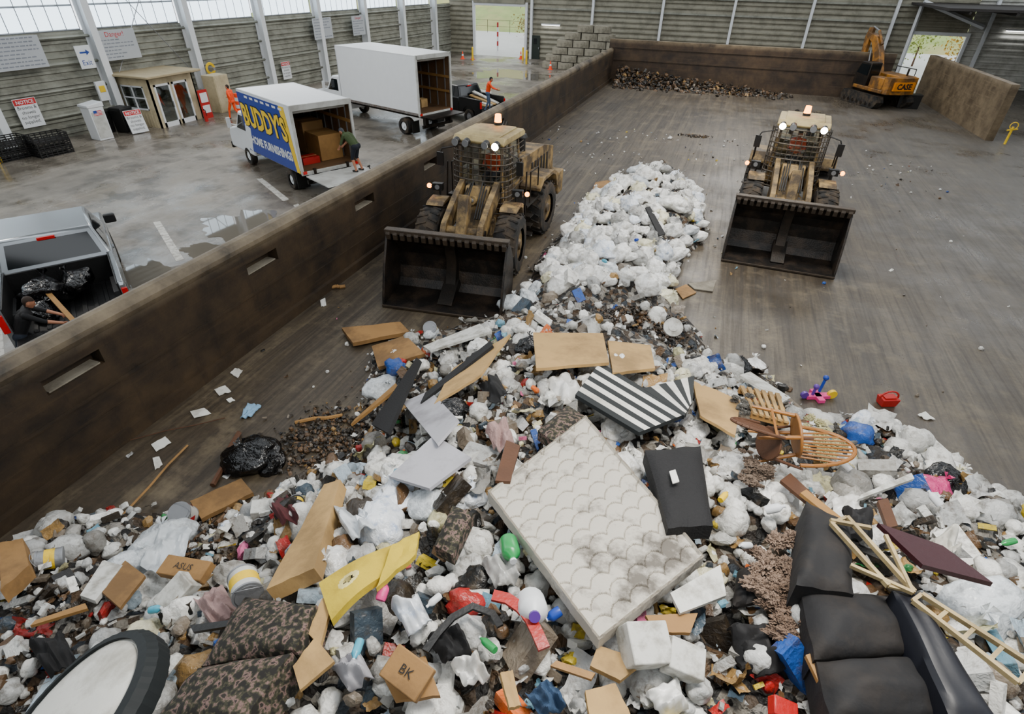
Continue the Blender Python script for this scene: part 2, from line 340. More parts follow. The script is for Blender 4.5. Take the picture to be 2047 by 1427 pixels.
def wallholes(x0,x1,y0,y1,z1,hs,hw,hh):
    mb=MB(); hs=sorted(hs); ys=[y0]
    for y in hs: ys+= [y-hw/2,y+hw/2]
    ys.append(y1); zc=1.72; za,zb=zc-hh/2,zc+hh/2
    for i in range(len(ys)-1):
        a,b=ys[i],ys[i+1]
        if i%2==0: mb.box(((x0+x1)/2,(a+b)/2,z1/2),(x1-x0,b-a,z1))
        else:
            mb.box(((x0+x1)/2,(a+b)/2,za/2),(x1-x0,b-a,za)); mb.box(((x0+x1)/2,(a+b)/2,(zb+z1)/2),(x1-x0,b-a,z1-zb)); mb.box((x0+.06,(a+b)/2,zc),(.1,b-a,hh),0)
    for y in hs: mb.box((x1-.2,y,za+.01),(.3,hw*.9,.03),1)
    mb.box((x1+.05,(y0+y1)/2,.12),(.14,y1-y0,.24)); mb.box((x1+.015,(y0+y1)/2,1.15),(.03,y1-y0,.06)); mb.box((x1+.01,(y0+y1)/2,.7),(.02,y1-y0,.03))
    mb.cyl(((x0+x1)/2,y0,z1-.08),((x0+x1)/2,y1,z1-.08),(x1-x0)/2+.02,n=16)
    return mb
mb=wallholes(PX-PT,PX,-8,50.6,PH,[h[0] for h in holes],1.0,.28)
obj('wall_push_side',mb,[m_push,m_conc],kind='structure',label='long grimy concrete push wall with rectangular slots',smooth=False)
mb=MB(); mb.box((.6,50.9,1.5),(20.5,.5,3.0)); mb.box((.6,50.62,1.6),(20.5,.06,.1)); mb.box((.6,50.6,2.45),(20.5,.05,.06))
obj('wall_push_back',mb,cmat('brown_back_wall','#231a12','#4a3a29','#7a6c56',3.0),kind='structure',label='brown stained concrete push wall at the end of the tipping floor',smooth=False)
a=G(1985,282); b=G(1838,195)
mb=MB(); d=(b-a); L_=d.length; mb.X=frame(d,(0,0,1),a)
mb.box((L_/2,1.42,-.2),(L_,2.85,.4)); 
for q in (3,7,11): mb.box((q,1.42,.01),(.04,2.85,.03))
obj('wall_push_divider',mb,cmat('tan_divider_concrete','#4a3e2e','#7a6b54','#8a7c68',2.9),kind='structure',label='freestanding tan concrete divider wall',smooth=False)
m_blk2=M('pale_concrete_block','#8d897b',.9,var=.25,scale=1,dirt='#4f4b40',bump=.4,bscale=10)
bp_=MB(); bp_.box((0,0,.29),(1.42,.72,.55)); bp_.cyl((-.5,0,.56),(-.5,0,.6),.12,n=10); bp_.cyl((.5,0,.56),(.5,0,.6),.12,n=10)
bmesh_=bp_.mesh('concrete_block',m_blk2)
for r,(n,off) in enumerate(((5,0),(5,.3),(4,.9),(4,1.3),(3,2.0),(2,3.1))):
    for i in range(n):
        o=obj('concrete_block',bmesh_,None,label='large pale concrete block stacked against the push wall',cat='block',group='stacked concrete blocks',bev=.03)
        o.location=(-16.6+off+.75+i*1.5,55.3+RN.uniform(-.08,.08),.0+r*.6); o.rotation_euler=(0,0,RN.uniform(-.05,.05))
# ------------------------------------------------------------------ heap surface
bl=[(-420,1330),(-150,1180),(0,1095),(150,1040),(300,1025),(420,1045),(600,965),(715,900),(735,800),(745,700),(850,672),(985,632),(1060,560),(1085,500),(1150,440),(1195,385),(1265,345),(1330,322),(1365,350),(1395,400),(1415,450),(1400,490),(1360,520),(1345,560),(1340,600),(1395,660),(1425,730),(1560,770),(1605,850),(1790,865),(1840,930),(1920,990),(2047,1060),(2450,1230)]
poly=[G(*p).xy for p in bl]+[Vector((13,-4)),Vector((-8.7,-4))]
poly=np.array([(max(p[0],-9.0),p[1]) for p in poly])
gx0,gx1,gy0,gy1,gs=-9.2,13.2,-4.2,27.0,.08
nx=int((gx1-gx0)/gs)+1; ny=int((gy1-gy0)/gs)+1
XX,YY=np.meshgrid(gx0+np.arange(nx)*gs,gy0+np.arange(ny)*gs)
def sdf(X,Y,P):
    d=np.full(X.shape,1e9); ins=np.zeros(X.shape,bool); n=len(P)
    for i in range(n):
        ax,ay=P[i]; bx,by=P[(i+1)%n]; ex,ey=bx-ax,by-ay; wx,wy=X-ax,Y-ay
        t=np.clip((wx*ex+wy*ey)/(ex*ex+ey*ey+1e-9),0,1); d=np.minimum(d,np.hypot(wx-ex*t,wy-ey*t))
        c=((ay>Y)!=(by>Y)); xin=(bx-ax)*(Y-ay)/((by-ay)+1e-12)+ax; ins^=(c&(X<xin))
    return np.where(ins,d,-d)
SD=sdf(XX,YY,poly)
cap=np.interp(YY,[-4,4,7,9,12,18,24],[2.3,2.3,1.9,1.5,1.15,1.1,.7])
cap=cap*np.interp(XX,[-9,-5,-2.5],[.38,.5,1.0])
HS=np.where(SD>0,cap*(1-np.exp(-np.maximum(SD,0)/1.25)),-.1)
HS=np.where(SD>0,HS,np.maximum(-.12,SD*.6))
NZ=np.zeros_like(HS)
for j in range(ny):
    for i in range(nx):
        if SD[j,i]>-.3:
            x=gx0+i*gs;y=gy0+j*gs
            NZ[j,i]=noise.noise(Vector((x*.9,y*.9,3)))*.3+noise.noise(Vector((x*2.2,y*2.2,7)))*.2+noise.noise(Vector((x*5,y*5,1)))*.1
HN=HS+NZ*np.clip(SD/.6,0,1)
def lk(A,x,y):
    i=(x-gx0)/gs; j=(y-gy0)/gs
    if i<0 or j<0 or i>=nx-1 or j>=ny-1: return -.1
    i0,j0=int(i),int(j); a,b=i-i0,j-j0
    return (A[j0,i0]*(1-a)*(1-b)+A[j0,i0+1]*a*(1-b)+A[j0+1,i0]*(1-a)*b+A[j0+1,i0+1]*a*b)
def hz(x,y): return max(0,lk(HN,x,y))
def hs(x,y): return max(0,lk(HS,x,y))
def S(px,py,off=0,f=None):
    f=f or hs; r=ray(px,py); t=3.0
    while t<60:
        p=CAM+r*t
        if p.z<=f(p.x,p.y)+off: return p
        t+=.03
    return G(px,py)
def heap_mat():
    m=bpy.data.materials.new('mixed_refuse'); m.use_nodes=True; N=m.node_tree.nodes; L=m.node_tree.links; b=N['Principled BSDF']
    tc=N.new('ShaderNodeTexCoord'); v=N.new('ShaderNodeTexVoronoi'); v.inputs['Scale'].default_value=9; L.new(tc.outputs['Object'],v.inputs['Vector'])
    cr=N.new('ShaderNodeValToRGB'); cr.color_ramp.interpolation='CONSTANT'
    pal=['#17130f','#3d3226','#6a655c','#211c17','#8a867e','#4d3b28','#12100d','#75716a','#2a3036','#453a2e']
    e=cr.color_ramp.elements; e[0].color=hc(pal[0]); e[1].position=.1; e[1].color=hc(pal[1])
    for k in range(2,10): q=e.new(k/10); q.color=hc(pal[k])
    sx=N.new('ShaderNodeSeparateColor'); L.new(v.outputs['Color'],sx.inputs[0]); L.new(sx.outputs[0],cr.inputs[0]); L.new(cr.outputs[0],b.inputs['Base Color'])
    b.inputs['Roughness'].default_value=.7; crumple(N,L,tc.outputs['Object'],b,8,1,.06); return m
idx=-np.ones((ny,nx),int); keep=SD>-.15; idx[keep]=np.arange(keep.sum())
vs=np.stack([XX[keep],YY[keep],HN[keep]],1)
q=keep[:-1,:-1]&keep[1:,:-1]&keep[:-1,1:]&keep[1:,1:]
fs=np.stack([idx[:-1,:-1][q],idx[:-1,1:][q],idx[1:,1:][q],idx[1:,:-1][q]],1)
me=bpy.data.meshes.new('refuse_heap'); me.from_pydata(vs.tolist(),[],fs.tolist()); me.materials.append(heap_mat()); me.polygons.foreach_set('use_smooth',[True]*len(me.polygons))
obj('refuse_heap',me,None,label='long mound of compacted mixed household refuse on the floor',cat='garbage heap',kind='stuff')
# ------------------------------------------------------------------ litter
nr=np.random.RandomState(5)
def ico(sub):
    import bmesh
    bm=bmesh.new(); bmesh.ops.create_icosphere(bm,subdivisions=sub,radius=1); vs=np.array([v.co[:] for v in bm.verts]); fs=[tuple(v.index for v in f.verts) for f in bm.faces]; bm.free(); return vs,fs
i2v,i2f=ico(2); i3v,i3f=ico(3)
T_sheet=[];T_blob=[];T_box=[];T_bag=[]
K=7; gf=[(y*(K+1)+x,y*(K+1)+x+1,y*(K+1)+x+K+2,y*(K+1)+x+K+1) for y in range(K) for x in range(K)]
for k in range(16):
    v=[]; asp=nr.uniform(.4,1); bend=nr.uniform(-.9,.9); am=nr.uniform(.15,1)
    for y in range(K+1):
        for x in range(K+1):
            a,b=x/K-.5,y/K-.5
            e=Vector((a*3+k*5,b*3,k)); z=(noise.noise(e)*.35+noise.noise(e*2.7)*.14)*am-bend*a*a*am
            v.append((a*(1-.25*abs(z))+noise.noise(e*1.3+Vector((9,0,0)))*.2*am,(b+noise.noise(e*1.3+Vector((0,9,0)))*.2*am)*asp,z))
    T_sheet.append((np.array(v),gf))
for k in range(10):
    v=i2v*.5*np.array([1,nr.uniform(.5,1),nr.uniform(.35,.8)]); T_blob.append((v*(1+nr.uniform(-.3,.15,(len(v),1))),i2f))
for k in range(12):
    v=[]
    for p in i3v:
        p=Vector(p); e=p*1.3+Vector((k*7,k,0)); r=1+.3*noise.noise(e)+.14*noise.noise(e*2.3)+.06*noise.noise(e*5); r+=.05*math.sin(math.atan2(p.y,p.x)*8+k)*max(0,p.z); v.append((p.x*r*.5,p.y*r*.5*(.65+.05*(k%8)),p.z*r*.4))
    T_bag.append((np.array(v),i3f))
bxv=np.array([(x,y,z) for z in (-.5,.5) for y in (-.5,.5) for x in (-.5,.5)],float); bxf=[(0,2,3,1),(4,5,7,6),(0,1,5,4),(2,6,7,3),(0,4,6,2),(1,3,7,5)]
for k in range(10): T_box.append((bxv*np.array([1,nr.uniform(.1,.8),nr.uniform(.03,.4)]),bxf))
PAL=[('#d6d6d1',22),('#b9bab8',16),('#eae9e3',12),('#97958f',9),('#151412',7),('#2f2820',7),('#604830',6),('#a07e4c',7),('#7d7264',6),('#a3b4c0',3.5),('#2452a0',2.4),('#a82422',2.2),('#d0b633',1.6),('#2f8449',.9),('#d0658f',.5),('#d0662a',1.0),('#3c4a55',3.5),('#cfc99c',3.5),('#6fa0b5',1.5)]
pc=np.array([hc(c)[:3] for c,_ in PAL]); pw=np.array([w for _,w in PAL],float); pw/=pw.sum()
def litter(name,pts,sizes,label,cat,wpal=None,tp=(.34,.1,.28,.28)):
    V=[];F=[];C=[];SM=[];o=0; W=pw if wpal is None else wpal/wpal.sum(); sets=[T_sheet,T_blob,T_box,T_bag]; ch=nr.choice(4,size=len(pts),p=tp)
    for p,s,c_ in zip(pts,sizes,ch):
        st=sets[c_]; tv,tf=st[nr.randint(len(st))]
        if c_==3: s=s*1.1
        a,b,c=nr.uniform(-.9,.9),nr.uniform(-.9,.9),nr.uniform(0,6.28)
        ca,sa,cb,sb,cc,sc=math.cos(a),math.sin(a),math.cos(b),math.sin(b),math.cos(c),math.sin(c)
        Rm=np.array([[cc,-sc,0],[sc,cc,0],[0,0,1]])@np.array([[cb,0,sb],[0,1,0],[-sb,0,cb]])@np.array([[1,0,0],[0,ca,-sa],[0,sa,ca]])
        v=(tv*s)@Rm.T+np.array(p); V.append(v); F+= [tuple(i+o for i in f) for f in tf]; SM+=[c_ in (0,3)]*len(tf); o+=len(v)
        k_=nr.choice(len(pc),p=W)
        if c_==3 and wpal is None and nr.rand()<.6: k_=nr.choice([0,1,2])
        col=pc[k_]*nr.uniform(.6,1.05); C.append(np.tile(np.append(np.clip(col,0,1),1),(len(v),1)))
    me=bpy.data.meshes.new(name); me.from_pydata(np.concatenate(V).tolist(),[],F); me.polygons.foreach_set('use_smooth',SM)
    at=me.color_attributes.new('Col','FLOAT_COLOR','POINT'); at.data.foreach_set('color',np.concatenate(C).ravel())
    me.materials.append(m_lit); return obj(name,me,None,label=label,cat=cat,kind='stuff')
m_lit=bpy.data.materials.new('scraps'); m_lit.use_nodes=True; N=m_lit.node_tree.nodes; L=m_lit.node_tree.links
at=N.new('ShaderNodeAttribute'); at.attribute_name='Col'; tc=N.new('ShaderNodeTexCoord'); nn=N.new('ShaderNodeTexNoise'); nn.inputs['Scale'].default_value=7; nn.inputs['Detail'].default_value=10; nn.inputs['Roughness'].default_value=.7; L.new(tc.outputs['Object'],nn.inputs['Vector'])
mr_=N.new('ShaderNodeMapRange'); mr_.inputs[1].default_value=.5; mr_.inputs[2].default_value=.66; mr_.inputs[4].default_value=.7; L.new(nn.outputs[0],mr_.inputs[0])
mx_=N.new('ShaderNodeMix'); mx_.data_type='RGBA'; L.new(mr_.outputs[0],mx_.inputs[0]); L.new(at.outputs['Color'],mx_.inputs[6]); mx_.inputs[7].default_value=hc('#4c4030'); L.new(mx_.outputs[2],N['Principled BSDF'].inputs['Base Color']); N['Principled BSDF'].inputs['Roughness'].default_value=.42
crumple(N,L,tc.outputs['Object'],N['Principled BSDF'],14,.5,.02)
pts=[];sz=[];tries=0
while len(pts)<11500 and tries<260000:
    tries+=1
    x=nr.uniform(-9,12); y=nr.uniform(-.5,24) if nr.rand()<.45 else nr.uniform(.3,9)
    sd=lk(SD,x,y)
    if sd<-.15: continue
    if y>10.5 and nr.rand()>.5: continue
    if sd<.25 and nr.rand()>.5: continue
    if x<-4 and nr.rand()>.7: continue
    s=min(.45,.06+nr.exponential(.095)); 
    if sd<.4: s=min(s,.2)
    pts.append((x,y,hz(x,y)+s*.14+nr.uniform(-.03,.1))); sz.append(s)
litter('loose_litter',pts,sz,'loose paper, film and plastic scraps covering the heap','litter')
pts=[];sz=[]
for k in range(800):
    x=nr.uniform(-8.9,10); y=nr.uniform(3,34); sd=lk(SD,x,y)
    if sd>0 or (sd<-.8 and nr.rand()>.3): continue
    s=nr.uniform(.03,.12); pts.append((x,y,s*.12+.01)); sz.append(s)
litter('floor_litter',pts,sz,'small scraps of litter scattered over the wet floor','litter')
brown=np.zeros(len(PAL)); brown[[4,5,6,7,8]]=[.25,.4,.32,.02,.03]
def soil(px,py,r,lab,n=420,sy=1.0,smax=.11):
    c=S(px,py,.02,hz); P=[];Z=[]
    for k in range(n):
        x=c.x+nr.normal(0,r*.5); y=c.y+nr.normal(0,r*.5*sy); s=nr.uniform(.02,smax); P.append((x,y,hz(x,y)+s*.3+.02)); Z.append(s)
    litter('dirt_pile',P,Z,lab,'dirt',wpal=brown,tp=(.2,.6,.1,.1))
soil(655,880,.9,'brown dirt and wood chips spread on the floor',900); soil(1310,650,.7,'dark brown soil and mulch on the heap',600,smax=.14); soil(1225,632,.5,'dark brown soil on the heap',260,smax=.12); soil(1390,272,.7,'small clod of brown dirt on the floor',200,.4); soil(420,1090,.9,'dark soil near the heap edge',450); soil(90,1230,.8,'dark soil between refuse near the push wall',200)
# ------------------------------------------------------------------ bags
iv,if_=ico(4)
def bagmesh(seed,mat,elong=1.0):
    vs=[]; off=Vector((seed*3.1,seed*1.7,seed))
    for p in iv:
        p=Vector(p); th=math.atan2(p.y,p.x); top=max(0,p.z)
        r=1+.22*noise.noise(p*1.3+off)+.1*noise.noise(p*3+off)+.045*noise.noise(p*7+off)
        r+= (.07*math.sin(th*9+seed)+.04*math.sin(th*17+seed*2))*top**1.5
        q=Vector((p.x*elong,p.y,p.z*.74))*r
        if p.z>.82: k=(p.z-.82)/.18; q=Vector((q.x*(1-.75*k),q.y*(1-.75*k),q.z+.28*k))
        if q.z<-.45: q.z=-.45+(q.z+.45)*.25
        vs.append(q)
    mb=MB(); mb.add(vs,if_)
    z=max(v.z for v in vs); 
    for k in range(5):
        a=k*1.3+seed; mb.add([(0,0,z-.12),(math.cos(a)*.3,math.sin(a)*.3,z+.18),(math.cos(a+.9)*.25,math.sin(a+.9)*.25,z+.1)],[(0,1,2)])
    me=mb.mesh('garbage_bag',mat,False); me.polygons.foreach_set('use_smooth',[True]*len(me.polygons)); return me
def bagmat(name,col,dirt='#8f8878',rough=.3,damt=.55,dlo=.47):
    return M(name,col,rough,var=.1,scale=2.5,dirt=dirt,damt=damt,dscale=2.2,dlo=dlo,dhi=dlo+.16,rnd=.22,crum=3.0,cstr=.35)
b_w=bagmat('white_bag_film','#e6e6e3'); b_b=bagmat('clear_bag_film','#ccd2d6','#70757a'); b_y=bagmat('cream_bag_film','#dcd7b8','#857c58'); b_k=bagmat('black_bag_film','#0b0b0d','#1b1917',.22); b_g=bagmat('grey_bag_film','#a5a5a2','#544c42'); b_bl=bagmat('white_blue_bag_film','#dfe4ea','#456fa5',damt=.65,dlo=.52)
vari=[(bagmesh(k,[b_w,b_w,b_b,b_w,b_y,b_w,b_g,b_bl][k],1+.25*(k%3)),['white','white','clear','white','cream','white','grey','blue and white'][k]) for k in range(8)]
vblk=bagmesh(9,b_k,1.3)
placed=[]
def bag(x,y,r,me,lab,z=None,group='garbage bags on the heap'):
    o=obj('garbage_bag',me,None,label=lab,cat='garbage bag',group=group)
    o.location=(x,y,(hz(x,y)+r*.3) if z is None else z); o.scale=(r,r,r*RN.uniform(.8,1.1)); o.rotation_euler=(RN.uniform(-.6,.6),RN.uniform(-.6,.6),RN.uniform(0,6.28)); placed.append((x,y,r))
ridge_poly=np.array([G(*p).xy for p in [(1060,560),(1085,500),(1150,440),(1195,385),(1265,345),(1330,322),(1365,350),(1395,400),(1415,450),(1400,490),(1360,520),(1345,600),(1345,640),(1000,640)]])
cnt=0; tries=0
while cnt<195 and tries<40000:
    tries+=1; x=RN.uniform(-4,1.5); y=RN.uniform(9.5,25)
    if sdf(np.array([[x]]),np.array([[y]]),ridge_poly)[0,0]<.1: continue
    r=RN.uniform(.17,.34)
    if any((x-a)**2+(y-b)**2<((r+c)*.6)**2 for a,b,c in placed): continue
    me,cn=RN.choice(vari+vari[:2]); bag(x,y,r,me,'knotted %s plastic garbage bag on the ridge of bags'%cn,z=hz(x,y)+r*RN.uniform(.15,.6)); cnt+=1
tries=0;c2=0
while c2<88 and tries<12000:
    tries+=1; x=RN.uniform(-8.5,9); y=RN.uniform(.8,10.5)
    if lk(SD,x,y)<.2: continue
    r=RN.uniform(.12,.25)
    if x<-4: r*=.8
    if any((x-a)**2+(y-b)**2<((r+c)*.85)**2 for a,b,c in placed): continue
    me,cn=RN.choice(vari+[(vblk,'black')]); bag(x,y,r,me,'crumpled %s plastic bag among mixed refuse'%cn); c2+=1
# ------------------------------------------------------------------ slab helper and hero refuse
def slab(name,P4,thick,mats,label=None,cat=None,nu=1,nv=1,disp=None,mf=None,parent=None,bev=0,group=None,smooth=True,kind=None):
    p00,p10,p11,p01=P4; n=(p10-p00).cross(p01-p00).normalized()
    if n.z<0: n=-n
    mb=MB(); top=[]
    for j in range(nv+1):
        for i in range(nu+1):
            u,v=i/nu,j/nv; p=(p00*(1-u)+p10*u)*(1-v)+(p01*(1-u)+p11*u)*v
            if disp: p=p+n*disp(u,v)
            top.append(p)
    bot=[p-n*thick for p in top]; W=nu+1; K=len(top); F=[];MI=[]
    for j in range(nv):
        for i in range(nu):
            a=j*W+i; F.append((a,a+1,a+W+1,a+W)); MI.append(mf(i,j) if mf else 0); F.append((K+a,K+a+W,K+a+W+1,K+a+1)); MI.append(MI[-1])
    for i in range(nu): F.append((i,i+1,K+i+1,K+i)); MI.append(0); b=nv*W; F.append((b+i,b+i+1,K+b+i+1,K+b+i)); MI.append(0)
    for j in range(nv): F.append((j*W,(j+1)*W,K+(j+1)*W,K+j*W)); MI.append(0); e=nu; F.append((j*W+e,(j+1)*W+e,K+(j+1)*W+e,K+j*W+e)); MI.append(0)
    mb.add(top+bot,F,0); mb.m=MI
    return obj(name,mb,mats,parent=parent,label=label,cat=cat,group=group,bev=bev,smooth=smooth,kind=kind)
def Q(pp,off=.2): return [S(x,y,off) for x,y in pp]
def flatpts(P):
    c=sum(P,Vector())/4; n=((P[2]-P[0]).cross(P[3]-P[1])).normalized(); return [p-n*((p-c).dot(n)) for p in P]
def QP(pp,off=.2): return flatpts(Q(pp,off))
crump=lambda k,a:(lambda u,v:noise.noise(Vector((u*3+k,v*3,k)))*a+noise.noise(Vector((u*9+k,v*9,k)))*a*.3)
def drape(k,a): return lambda u,v:noise.noise(Vector((u*2.2+k,v*2.2,k)))*a+noise.noise(Vector((u*5+k,v*4,k)))*a*.4-a*.6*(max(abs(u-.5),abs(v-.5))*2)**4
def puff(a): return lambda u,v:a*(1-(2*u-1)**6)*(1-(2*v-1)**6)+noise.noise(Vector((u*3,v*3,a*9)))*a*.4
mq=QP([(975,982),(1170,838),(1408,1112),(1196,1288)],.5)
cen=sum(mq,Vector())/4; nrm=((mq[2]-mq[0]).cross(mq[3]-mq[1])).normalized()
def onm(px,py):
    r=ray(px,py); t=(cen-CAM).dot(nrm)/r.dot(nrm); return tuple(CAM+r*t)
spots=[(onm(1290,1140),.5,.2),(onm(1190,1110),.28,.2),(onm(1335,1095),.35,.16),(onm(1070,955),.3,.1),(onm(1235,1210),.3,.12),(onm(1180,1010),.18,.15),(onm(1140,880),.25,.08),(onm(1370,1110),.25,.1)]
m_mat=M('stained_quilted_mattress','#b3aea3',.8,var=.08,dirt='#38312a',damt=.8,dscale=4,dlo=.56,dhi=.76,bump=.2,bscale=30,spots=spots)
m_seam=M('mattress_seam','#8f897d',.85,dirt='#302a23',damt=.8,dscale=4,dlo=.54,dhi=.74,spots=spots)
m_pip=M('mattress_piping','#7b7468',.8)
def qd(u,v):
    U=u*6; V=v*13; r=math.floor(V+.62/.55)
    for rw in range(r,r-4,-1):
        o=.5 if rw%2 else 0; cx=round(U-o)+o; d=math.hypot(U-cx,(V-rw)*.55)
        if d<.62: return d
    return .6
def quilt(u,v):
    d=qd(u,v); e=max(abs(u-.5),abs(v-.5))*2
    return .014*(1-(d/.62)**4)+noise.noise(Vector((u*2,v*2,1)))*.02+(.025 if e>.97 else 0)
slab('mattress',mq,.13,[m_mat,m_pip,m_seam],'stained grey-white quilted mattress lying on top of the refuse','mattress',nu=150,nv=210,disp=quilt,mf=lambda i,j:1 if (i<2 or i>147 or j<2 or j>207) else (2 if qd((i+.5)/150,(j+.5)/210)>.575 else 0))
m_bs=M('dark_stripe_fabric','#161c1e',.7,var=.1,bump=.05); m_ws=M('white_stripe_fabric','#d8d7cf',.7,var=.06,dirt='#8c8576',damt=.6,bump=.05)
slab('striped_awning',QP([(1200,722),(1372,828),(1278,862),(1150,790)],.5),.06,[m_bs,m_ws],'black and white striped fabric awning on the heap','awning',nu=1,nv=9,mf=lambda i,j:j%2)
slab('striped_awning',QP([(1285,775),(1388,752),(1385,800),(1368,832)],.5),.06,[m_bs,m_ws],'folded black and white striped fabric awning piece','awning',nu=7,nv=1,mf=lambda i,j:i%2)
m_foam=M('yellow_foam','#bfa62e',.85,var=.1,dirt='#6e5a18',damt=.6,bump=.3,bscale=14); m_burn=M('burnt_foam','#1c1405',.9); m_foam2=M('scorched_foam','#d8cc8a',.9,dirt='#6e5a18')
slab('foam_pad',Q([(637,1165),(785,1090),(765,1152),(662,1240)],.5),.08,[m_foam,m_burn,m_foam2],'yellow foam slab with a burnt hole','foam',nu=40,nv=40,disp=lambda u,v:.05*math.sin(u*3)-(.1 if math.hypot(u-.38,v-.42)<.06 else 0),mf=lambda i,j:1 if math.hypot(i-15,j-17)<2.2+1.0*math.sin(5*math.atan2(j-17,i-15)) else (2 if math.hypot(i-15,j-17)<6.5 else 0))
slab('foam_pad',Q([(784,1088),(838,1062),(830,1108),(752,1175)],.58),.06,m_foam,'folded end of yellow foam slab','foam',nu=8,nv=8,disp=crump(2,.03))
cards=[([(532,1178),(648,968),(680,958),(628,1136)],.5,.16,m_card2,'long flat cardboard carton lying on the heap'),
([(1066,662),(1205,668),(1218,722),(1072,738)],.55,.05,m_card2,'large flattened tan cardboard sheet'),
([(868,808),(905,735),(1020,668),(960,748)],.5,.04,m_card2,'bent sheet of tan cardboard'),
([(742,690),(812,672),(848,705),(756,735)],.25,.08,m_card,'flattened brown cardboard box at the heap edge'),
([(683,655),(800,643),(818,662),(705,685)],.2,.1,m_card,'flat brown cardboard carton on the floor'),
([(380,1002),(482,955),(506,985),(402,1036)],.12,.08,m_card,'flattened cardboard box lying on the floor'),
([(1190,362),(1245,357),(1240,374),(1185,380)],.15,.06,m_card,'small flattened cardboard box beside the bags'),
([(1350,577),(1372,568),(1392,584),(1365,597)],.05,.03,m_card,'piece of brown cardboard on the floor'),
([(1385,760),(1480,800),(1470,870),(1400,830)],.4,.04,m_card2,'tan cardboard sheet leaning on refuse'),
([(1195,1290),(1290,1320),(1240,1360),(1180,1330)],.45,.05,m_card2,'torn cardboard piece by the mattress'),
([(760,1340),(850,1310),(880,1390),(790,1400)],.42,.05,m_card,'crushed brown cardboard box on the heap'),
([(1170,1380),(1230,1365),(1260,1427),(1180,1440)],.45,.05,m_card2,'torn cardboard flap on the heap'),
([(1290,1230),(1395,1225),(1380,1265),(1310,1262)],.45,.04,m_card,'strip of brown cardboard on the heap'),
([(0,1085),(45,1075),(58,1130),(0,1180)],.5,.2,m_card,'crumpled brown cardboard box by the push wall'),
([(610,1260),(645,1195),(665,1200),(640,1290)],.45,.05,m_card2,'worn cardboard sheet on the heap'),
([(1215,680),(1300,690),(1310,735),(1225,745)],.5,.05,m_card2,'second tan cardboard sheet behind the awning'),
([(200,1180),(250,1120),(290,1150),(240,1215)],.35,.04,m_card,'brown paper sheet on the refuse'),
([(585,1330),(630,1275),(668,1320),(600,1380)],.45,.04,m_card2,'ripped pale cardboard wedge in the refuse'),
([(1000,1345),(1025,1338),(1040,1410),(1018,1414)],.5,.05,m_card2,'narrow upright cardboard carton')]
for i,(pp,off,th,mt,lb) in enumerate(cards): slab('cardboard_sheet',QP(pp,off),th,mt,lb,'cardboard',nu=6,nv=6,disp=crump(i,.018))
m_gb=M('grey_board','#a3a2a8',.6,var=.08,dirt='#6c6a6c',damt=.6,bump=.05); m_wb=M('white_board','#c6c6c0',.6,var=.06,dirt='#6f685a',damt=.65,dscale=5,bump=.05)
m_mar=M('maroon_board','#33151a',.35,var=.2); m_blkf=M('black_fabric','#101013',.8,var=.3,bump=.4,bscale=40)
brd=[([(778,952),(868,868),(942,915),(858,975)],.45,.04,m_gb,'pale grey melamine panel on the heap'),([(806,806),(858,778),(918,842),(872,884)],.5,.04,m_gb,'light grey panel lying on the heap'),
([(1375,566),(1432,560),(1425,582),(1388,577)],.05,.03,m_conc,'grey square of board on the floor'),
([(845,690),(960,648),(975,662),(860,702)],.4,.05,m_wb,'white wooden trim board on refuse'),([(1755,1045),(1885,1090),(1985,1165),(1845,1128)],.75,.05,m_mar,'long dark maroon wooden shelf board'),
([(1478,750),(1500,742),(1580,795),(1565,803)],.4,.04,m_wb,'white board at the heap edge'),([(1340,1185),(1440,1128),(1452,1190),(1360,1225)],.5,.04,m_wb,'white plastic sheet under the mattress'),
([(990,960),(1012,880),(1040,890),(1020,962)],.5,.04,m_woodd,'brown wooden panel on edge'),([(840,805),(850,785),(980,680),(985,690)],.55,.05,m_blkf,'black fabric-edged board on refuse'),
([(745,850),(830,712),(842,722),(772,862)],.5,.06,m_blkf,'long black board on the heap'),([(1715,998),(1722,988),(1822,945),(1828,956)],.5,.04,m_wb,'white board lying on the refuse'),
([(1560,960),(1580,945),(1628,990),(1612,1002)],.45,.04,m_woodd,'brown wood plank on the heap'),([(1290,415),(1300,412),(1330,468),(1318,470)],.45,.04,m_blkf,'dark board between white bags'),
([(160,1190),(205,1120),(245,1130),(190,1200)],.35,.06,m_wb,'white styrofoam slab on refuse'),([(1755,1000),(1775,995),(1795,1050),(1775,1055)],.5,.05,m_woodd,'short brown board on refuse'),
([(1210,800),(1230,790),(1265,830),(1245,838)],.4,.04,m_woodd,'brown plank under the awning'),([(380,1250),(560,1225),(565,1235),(385,1262)],.5,.03,m_blk,'long black metal strip on refuse'),
([(1600,985),(1612,978),(1690,1040),(1678,1048)],.55,.04,m_wood,'broken timber piece by the sofa'),([(700,848),(710,838),(790,765),(796,775)],.35,.05,m_wood,'broken timber plank at the heap edge'),([(1100,1330),(1112,1320),(1190,1345),(1182,1358)],.5,.04,m_wood,'short timber offcut in the refuse'),([(60,1250),(70,1240),(170,1205),(175,1216)],.4,.04,m_wood,'pale timber strip near the push wall'),([(1610,1310),(1620,1305),(1680,1420),(1668,1425)],.62,.04,m_wood,'narrow wooden strip on the sofa')]
for i,(pp,off,th,mt,lb) in enumerate(brd): slab('board',QP(pp,off),th,mt,lb,'board')
bc_=thing('seat_cushion','black upholstered seat cushion with white paper tag','cushion',(0,0,0))
slab('cushion_body',QP([(1290,898),(1400,893),(1426,1050),(1335,1058)],.55),.18,m_blkf,parent=bc_,nu=18,nv=18,disp=puff(.07))
slab('paper_tag',QP([(1338,942),(1350,938),(1358,962),(1345,966)],.68),.01,m_ws,label='small white paper tag',parent=bc_)
